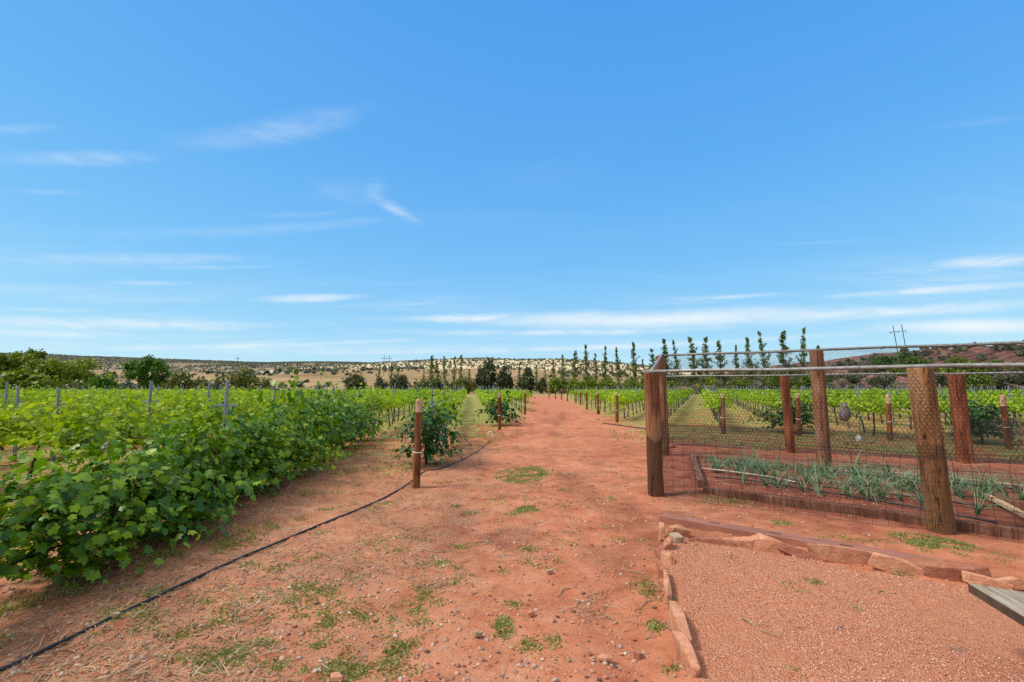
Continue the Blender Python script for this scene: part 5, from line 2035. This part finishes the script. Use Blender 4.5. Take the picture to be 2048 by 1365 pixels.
def crest_tree():
    g = np.random.default_rng(5)
    zb = H_RED(big_q.x, 142)
    H = max(big_q.z - zb, 2.2)
    W = 62 / F * 142 / 2
    t = thing('crest_tree', (big_q.x, 142, zb - 0.2), 'flat-topped green tree on the crest of the red ridge', 'tree')
    cl = [(g.uniform(-1, 1) * W, g.uniform(-0.6, 0.6) * W, H * g.uniform(0.72, 0.95), W * 0.25, H * 0.12) for _ in range(22)]
    v, f = crown_leaves(g, cl, 40, 0.36, flat=0.8)
    b = MB()
    for c in cl[:7]:
        b.tube([(0, 0, 0), (c[0] * 0.4, c[1] * 0.4, H * 0.45), (c[0], c[1], c[2])], [0.16, 0.1, 0.03], 5, False)
    link('trunk', b.mesh('crest_trunk', M_BARK), t)
    link('crown', new_mesh('crest_crown', v, f, 4, F_ROUND), t)


crest_tree()


# ------------------------------------------------------------------ utility poles, far field fence
def h_frame(px1, top1, px2, top2, Y, zb, arm_py, label, lean=0.0, arm_over=10):
    a, b_ = atY(px1, top1, Y), atY(px2, top2, Y)
    t = thing('utility_pole', ((a.x + b_.x) / 2, Y, zb), label, 'utility pole')
    o = Vector(((a.x + b_.x) / 2, Y, zb))
    for p in (a, b_):
        q = p - o
        link('pole', MB().tube([(q.x - lean * q.z, 0, -0.5), (q.x, 0, q.z)], [0.22, 0.15], 8).mesh('pole', M_POLE), t)
    za = atY(px1, arm_py, Y).z - zb
    zb2 = atY(px2, arm_py - (top1 - top2), Y).z - zb
    ov = arm_over / F * Y
    A, B = Vector((a.x - o.x - ov, -0.2, za)), Vector((b_.x - o.x + ov, -0.2, zb2))
    link('cross_arm', MB().tube([A, B], 0.14, 6).mesh('cross_arm', M_POLE), t)
    for s in (0.03, 0.5, 0.97):
        c = A.lerp(B, s)
        link('insulator', MB().tube([c, c + Vector((0, 0, -0.45)), c + Vector((0, 0, -0.9))], [0.08, 0.15, 0.1], 6).mesh('insulator', M_POLE), t)


h_frame(1786, 652, 1803, 649, 235, 0, 665, 'dark wooden twin-pole power structure above the red ridge', -0.10, 8)
h_frame(768.5, 711, 778.5, 711, 330, 0, 717, 'thin twin-pole power structure above the vines left of the track', 0.0, 5)
q = atY(476, 713, 900)
t = thing('utility_pole', (q.x, 900, 0), 'single distant power pole above the olive bush', 'utility pole')
link('pole', MB().tube([(0, 0, -1), (0, 0, q.z)], [0.6, 0.5], 6).mesh('pole', M_POLE), t)
link('cross_arm', MB().tube([(-5, -0.3, q.z - 4.5), (5, -0.3, q.z - 4.5)], 0.35, 5).mesh('cross_arm', M_POLE), t)


def far_fence():
    y = 100.0
    x0, x1 = 8.0, 92.0
    t = thing('field_fence', (x0, y, 0), 'dark wire and rail fence along the far end of the vineyard', 'fence')
    n = 34
    pm = MB().box((0, 0, 0.85), (0.12, 0.12, 1.75)).mesh('fence_post', M_POLE)
    for i in range(n + 1):
        link('post', pm, t, ((x1 - x0) * i / n, 0, 0))
    for h in (0.5, 0.95, 1.35, 1.6):
        link('rail', MB().tube([(0, -0.08, h), (x1 - x0, -0.08, h)], 0.035, 5).mesh('fence_rail', M_WIRE), t)
    for i in range(0):
        pass


far_fence()


# ------------------------------------------------------------------ ground cover, pebbles, straw, twigs
def px_of(P):
    """where ground points fall, to shape patches of ground cover from positions paced out in the photograph"""
    return P


def patch_list(pix):
    out = []
    for px, py, rx, ry, n in pix:
        c = at(px, py)
        a, b_ = at(px + rx, py), at(px, py - ry)
        out.append((c.x, c.y, (a - c).length, max((b_ - c).length * 0.9, 0.03), n))
    return out


def cover(name, patches, mt, size, V, Fc, up, seed, label, cat='ground cover', lift=0.0, clump=7, spread=0.028):
    g = np.random.default_rng(seed)
    P = []
    for (x, y, rx, ry, n) in patches:
        a = g.uniform(0, 6.283, n)
        r = np.sqrt(g.random(n)) * (0.75 + 0.35 * g.random(n))
        qx, qy = x + np.cos(a) * r * rx, y + np.sin(a) * r * ry
        keep = (fbm(qx * 7, qy * 7, seed + 1, 3) > 0.47) & (g.random(n) < 0.8)
        P.append(np.stack([qx[keep], qy[keep]], 1))
    C = np.concatenate(P)
    D = np.repeat(C, clump, 0) + g.normal(0, spread, (len(C) * clump, 2))
    z = ground_z(D[:, 0], D[:, 1]) + lift + 0.03 * court_mask(D[:, 0], D[:, 1])
    pos = np.stack([D[:, 0], D[:, 1], z], 1)
    n = len(pos)
    nn = g.normal(0, 0.6, (n, 3))
    nn[:, 2] += 0.5
    tp = g.normal(0, 0.6, (n, 3))
    tp[:, 2] = np.abs(tp[:, 2]) * up
    v, f = scatter(V, Fc, pos, frames(nn, tp, g), g.uniform(0.55, 1.35, n) * size)
    o = link(name, new_mesh(name, v, f, Fc.shape[1], mt))
    return tag(o, label, cat, None, 'stuff')


weeds = patch_list([(1040, 950, 52, 16, 1500), (1060, 945, 36, 12, 700), (1050, 1020, 34, 8, 300), (1120, 1008, 44, 9, 70), (1010, 1000, 12, 8, 30), (1065, 1000, 60, 20, 40),
                    (700, 1010, 34, 10, 36), (735, 1018, 40, 8, 60), (645, 1065, 16, 8, 24), (830, 1075, 60, 22, 70), (780, 1110, 60, 18, 60), (760, 1080, 60, 16, 50), (885, 1120, 16, 8, 30),
                    (560, 1190, 90, 22, 120), (640, 1200, 90, 26, 130), (480, 1230, 80, 20, 120), (360, 1270, 60, 14, 60), (500, 1300, 60, 24, 150), (650, 1240, 60, 26, 120), (700, 1250, 50, 34, 140), (760, 1300, 60, 40, 150), (400, 1320, 100, 20, 90),
                    (850, 1195, 50, 20, 70), (820, 1230, 50, 20, 70), (1007, 1252, 15, 24, 90), (1060, 1285, 18, 12, 30), (1110, 1290, 40, 24, 40), (1130, 1310, 30, 14, 34), (1030, 1208, 26, 8, 24), (1105, 1130, 34, 16, 34), (1060, 1125, 20, 10, 16),
                    (1290, 1175, 22, 24, 34), (1312, 1245, 14, 16, 40), (1338, 1320, 16, 22, 40), (1000, 1145, 14, 6, 20), (1155, 1105, 10, 6, 14), (690, 1330, 50, 24, 120), (560, 1340, 60, 20, 90), (800, 1340, 50, 20, 60), (250, 1230, 60, 16, 50), (60, 1210, 50, 26, 70),
                    (170, 1170, 50, 12, 40), (430, 1170, 50, 12, 40), (1350, 1050, 20, 6, 10), (1420, 1000, 60, 10, 100), (1470, 1005, 50, 9, 70), (1380, 995, 30, 8, 40), (1360, 1035, 30, 6, 26), (1560, 1047, 28, 9, 50), (1520, 1050, 10, 4, 8), (1660, 1070, 60, 10, 60), (1730, 1075, 60, 10, 80), (1850, 1085, 70, 16, 700), (1890, 1090, 50, 12, 300), (1800, 1100, 60, 10, 50), (1960, 1110, 60, 12, 60),
                    (1460, 1125, 14, 8, 30), (1625, 1155, 22, 10, 40), (1633, 1175, 22, 6, 40), (1590, 1185, 14, 10, 26), (1810, 1150, 24, 8, 40), (1765, 1195, 12, 4, 12), (1580, 1350, 16, 10, 20), (1385, 1095, 14, 10, 34), (1715, 1228, 14, 5, 12), (1980, 1225, 20, 6, 12), (1345, 1210, 8, 8, 20)])
_rw = random.Random(33)
for _ in range(230):
    y_ = 2.4 + 6.5 * _rw.random() ** 1.4
    x_ = _rw.uniform(-0.95, 0.22) * (y_ + 0.8)
    if float(fbm(np.array([x_ * 0.9]), np.array([y_ * 0.9]), 44, 2)[0]) < 0.42 + (0.14 if x_ > -0.4 else 0):
        continue
    weeds.append((x_, y_, _rw.uniform(0.05, 0.22), _rw.uniform(0.04, 0.18), _rw.randint(8, 46)))
for _ in range(60):
    y_ = _rw.uniform(6.5, 20)
    x_ = _rw.uniform(-2.4, 3.4) + 0.06 * y_
    weeds.append((x_, y_, _rw.uniform(0.05, 0.3), _rw.uniform(0.04, 0.2), _rw.randint(6, 24)))
cover('weeds', weeds, F_WEED, 0.021, NARROW_V * np.array([1.6, 1, 1]), FAR_F, 0.7, 51, 'low green weeds sprawling in patches over the red dirt', clump=9, spread=0.032)
tall = patch_list([(980, 872, 34, 14, 260), (905, 902, 40, 14, 120), (870, 915, 30, 10, 90), (960, 888, 40, 8, 80), (690, 905, 40, 16, 60), (1900, 1150, 14, 6, 12), (110, 1185, 40, 24, 60), (30, 1215, 24, 16, 30), (780, 925, 40, 20, 70), (720, 950, 60, 20, 60), (1285, 1180, 18, 18, 8), (470, 1085, 50, 14, 60), (520, 1060, 40, 12, 50), (300, 1120, 70, 16, 60), (640, 985, 50, 10, 50), (1455, 905, 30, 6, 30), (1520, 900, 50, 6, 50)])
cover('tall_grass', tall, F_GRASS, 0.085, NARROW_V * np.array([0.3, 1, 1]), FAR_F, 3.0, 52, 'thin grass tufts around the posts and row edges', clump=6, spread=0.035)


def straw():
    g = np.random.default_rng(91)
    n = 80000
    Y = 2.3 + 11 * g.random(n) ** 1.5
    x = g.uniform(-4.4, 2.4, n) * np.minimum(1.0, 0.35 + Y / 8)
    dens = fbm(x * 1.6, Y * 1.6, 61, 3) + 0.17 * sstep(0.8, -2.2, x) + g.normal(0, 0.05, n)
    keep = (dens > 0.57) & (court_mask(x, Y) < 0.2)
    x, Y = x[keep], Y[keep]
    z = ground_z(x, Y) + 0.006
    pos = np.stack([x, Y, z], 1)
    k = len(pos)
    nn = g.normal(0, 0.25, (k, 3))
    nn[:, 2] += 1
    tp = g.normal(0, 1, (k, 3))
    tp[:, 2] *= 0.15
    s = 0.02 + 0.09 * g.random(k) ** 2
    Vs = np.array([(-0.034, 0, 0), (0.034, 0, 0), (0.028, 0.5, 0.04), (-0.028, 0.5, 0.04), (0.012, 1, 0.01), (-0.012, 1, 0.01)])
    v, f = scatter(Vs, np.array([[0, 1, 2, 3], [3, 2, 4, 5]]), pos, frames(nn, tp, g), s)
    tag(link('straw', new_mesh('straw', v, f, 4, F_STRAW)), 'dry straw and grass stems littering the red dirt', 'straw', None, 'stuff')


straw()

_phi = (1 + 5 ** 0.5) / 2
ICO_V = np.array([(-1, _phi, 0), (1, _phi, 0), (-1, -_phi, 0), (1, -_phi, 0), (0, -1, _phi), (0, 1, _phi), (0, -1, -_phi), (0, 1, -_phi), (_phi, 0, -1), (_phi, 0, 1), (-_phi, 0, -1), (-_phi, 0, 1)]) / 1.902
ICO_F = np.array([(0, 11, 5), (0, 5, 1), (0, 1, 7), (0, 7, 10), (0, 10, 11), (1, 5, 9), (5, 11, 4), (11, 10, 2), (10, 7, 6), (7, 1, 8), (3, 9, 4), (3, 4, 2), (3, 2, 6), (3, 6, 8), (3, 8, 9), (4, 9, 5), (2, 4, 11), (6, 2, 10), (8, 6, 7), (9, 8, 1)])
OCT_V = np.array([(1, 0, 0), (0, 1, 0), (-1, 0, 0), (0, -1, 0), (0, 0, 0.7), (0, 0, -0.7)], float)
OCT_F = np.array([(0, 1, 4), (1, 2, 4), (2, 3, 4), (3, 0, 4), (1, 0, 5), (2, 1, 5), (3, 2, 5), (0, 3, 5)])


def pebbles():
    g = np.random.default_rng(101)
    n = 34000
    Y = 2.2 + 8.5 * g.random(n) ** 1.8
    x = g.uniform(-1.2, 0.72, n) * (Y + 1.0)
    d = fbm(x * 1.1 + 9, Y * 1.1, 71, 3) + 0.10 * np.exp(-((x + 0.3) / 1.2) ** 2)
    keep = (d > 0.47 + 0.05 * g.normal(0, 1, n)) & (court_mask(x, Y) < 0.3)
    x, Y = x[keep], Y[keep]
    k = len(x)
    s = 0.0040 + 0.018 * g.random(k) ** 5
    pos = np.stack([x, Y, ground_z(x, Y) + s * 0.12], 1)
    V = ICO_V * np.array([1.2, 0.85, 0.5])
    nn = g.normal(0, 0.3, (k, 3))
    nn[:, 2] += 1
    v, f = scatter(V, ICO_F, pos, frames(nn, g.normal(0, 1, (k, 3)), g), s)
    tag(link('pebbles', new_mesh('pebbles', v, f, 3, M_PEBBLE)), 'mixed grey, pink and tan pebbles strewn on the red dirt', 'pebbles', None, 'stuff')
    n = 42000
    Y = 2.2 + 3.8 * g.random(n) ** 1.3
    x = 0.9 + 3.8 * g.random(n)
    keep = (court_mask(x, Y) > 0.6) & (fbm(x * 2, Y * 2, 5, 3) > 0.36)
    x, Y = x[keep], Y[keep]
    k = len(x)
    s = 0.0032 + 0.0060 * g.random(k) ** 2.2
    pos = np.stack([x, Y, ground_z(x, Y) + 0.035 + s * 0.2], 1)
    nn = g.normal(0, 0.5, (k, 3))
    nn[:, 2] += 1
    v, f = scatter(OCT_V, OCT_F, pos, frames(nn, g.normal(0, 1, (k, 3)), g), s)
    tag(link('gravel', new_mesh('gravel', v, f, 3, M_GRAVELBIT)), 'fine pink-red gravel filling the stone-edged court', 'gravel', None, 'stuff')


pebbles()


def twigs():
    rg = random.Random(17)
    tw = [((1245, 1125), (1300, 1165)), ((1303, 1165), (1330, 1190)), ((1280, 1210), (1325, 1190)), ((1155, 1200), (1152, 1225)), ((1110, 1190), (1150, 1172)), ((905, 1230), (925, 1220)), ((990, 1108), (1012, 1120)), ((1068, 1055), (1095, 1040)),
          ((480, 1290), (465, 1250)), ((320, 1140), (330, 1128)), ((240, 1340), (360, 1305)), ((395, 1350), (445, 1335)), ((520, 1095), (650, 1080)), ((470, 1240), (475, 1190)), ((340, 1175), (380, 1150)), ((950, 1085), (1000, 1088)), ((840, 1098), (920, 1100)),
          ((1290, 1268), (1315, 1268)), ((1480, 1250), (1560, 1290)), ((1672, 1270), (1694, 1268)), ((1780, 1030), (1800, 1037)), ((1900, 1310), (1935, 1312)), ((205, 1190), (260, 1165)), ((90, 1160), (170, 1120)), ((540, 1125), (600, 1105)), ((1325, 1240), (1338, 1262))]
    for i, (a, b_) in enumerate(tw):
        A, B = at(*a), at(*b_)
        n = 6
        dd = (B - A)
        sd_ = Vector((-dd.y, dd.x, 0)) * 0.10
        ph = rg.uniform(0, 6)
        pts = []
        for k in range(n + 1):
            q = A.lerp(B, k / n) + sd_ * math.sin(ph + k * 1.1) * 0.7
            q.z = gz(q.x, q.y) + 0.008 + 0.008 * math.sin(k * 1.3 + ph) + 0.035 * float(court_mask(np.array([q.x]), np.array([q.y]))[0])
            pts.append(q)
        b = MB().tube(pts, [0.0048 * (1.1 - 0.6 * k / n) for k in range(n + 1)], 5)
        q0 = pts[2]
        q1 = q0 + (sd_.normalized() * 0.06 + dd.normalized() * 0.07) + Vector((0, 0, 0.012))
        b.tube([q0, (q0 + q1) / 2 + Vector((0, 0, 0.006)), q1], [0.003, 0.0025, 0.0015], 4)
        where = 'on the gravel court' if a[0] > 1340 else 'beside the edge stones' if a[0] > 1230 else 'on the dirt track' if a[0] > 800 else 'on the dirt by the hose'
        nth = sum(1 for (c, _) in tw[:i + 1] if (c[0] > 1340, c[0] > 1230, c[0] > 800) == (a[0] > 1340, a[0] > 1230, a[0] > 800))
        o = link('twig', b.mesh('twig', M_TWIG))
        tag(o, f'thin pale dry twig {where}, {ordn(nth)} of those lying there', 'twig', 'dry twigs on the ground')


M_TWIG = simple('dry_twig', (0.30, 0.21, 0.14), 0.9, 0.0, 0.4, 30)
twigs()


def field_grass():
    """short tufts on the aisles of both blocks"""
    g = np.random.default_rng(131)
    n = 15000
    Y = 9 + 50 * g.random(n) ** 1.5
    x = g.uniform(-1.15, 1.15, n) * Y
    gm = (1 - 0.97 * road_mask(x, Y)) * (1 - garden_mask(x, Y)) * np.where(x < 0, 0.55, 1.0)
    keep = (g.random(n) < gm) & (fbm(x * 0.9, Y * 0.9, 15, 3) > 0.44)
    x, Y = x[keep], Y[keep]
    D = np.repeat(np.stack([x, Y], 1), 4, 0) + g.normal(0, 0.06, (len(x) * 4, 2))
    pos = np.stack([D[:, 0], D[:, 1], ground_z(D[:, 0], D[:, 1])], 1)
    k = len(pos)
    nn = g.normal(0, 0.6, (k, 3))
    nn[:, 1] -= 0.5
    nn[:, 2] += 0.6
    tp = g.normal(0, 0.5, (k, 3))
    tp[:, 2] = np.abs(tp[:, 2]) + 0.3
    v, f = scatter(NARROW_V, FAR_F, pos, frames(nn, tp, g), g.uniform(0.035, 0.11, k))
    tag(link('grass', new_mesh('grass', v, f, 4, F_GRASS)), 'short yellow-green grass between the vine rows', 'grass', None, 'stuff')


field_grass()
print('objects', len(bpy.data.objects), 'vines', len(vines), 'posts', len(posts))
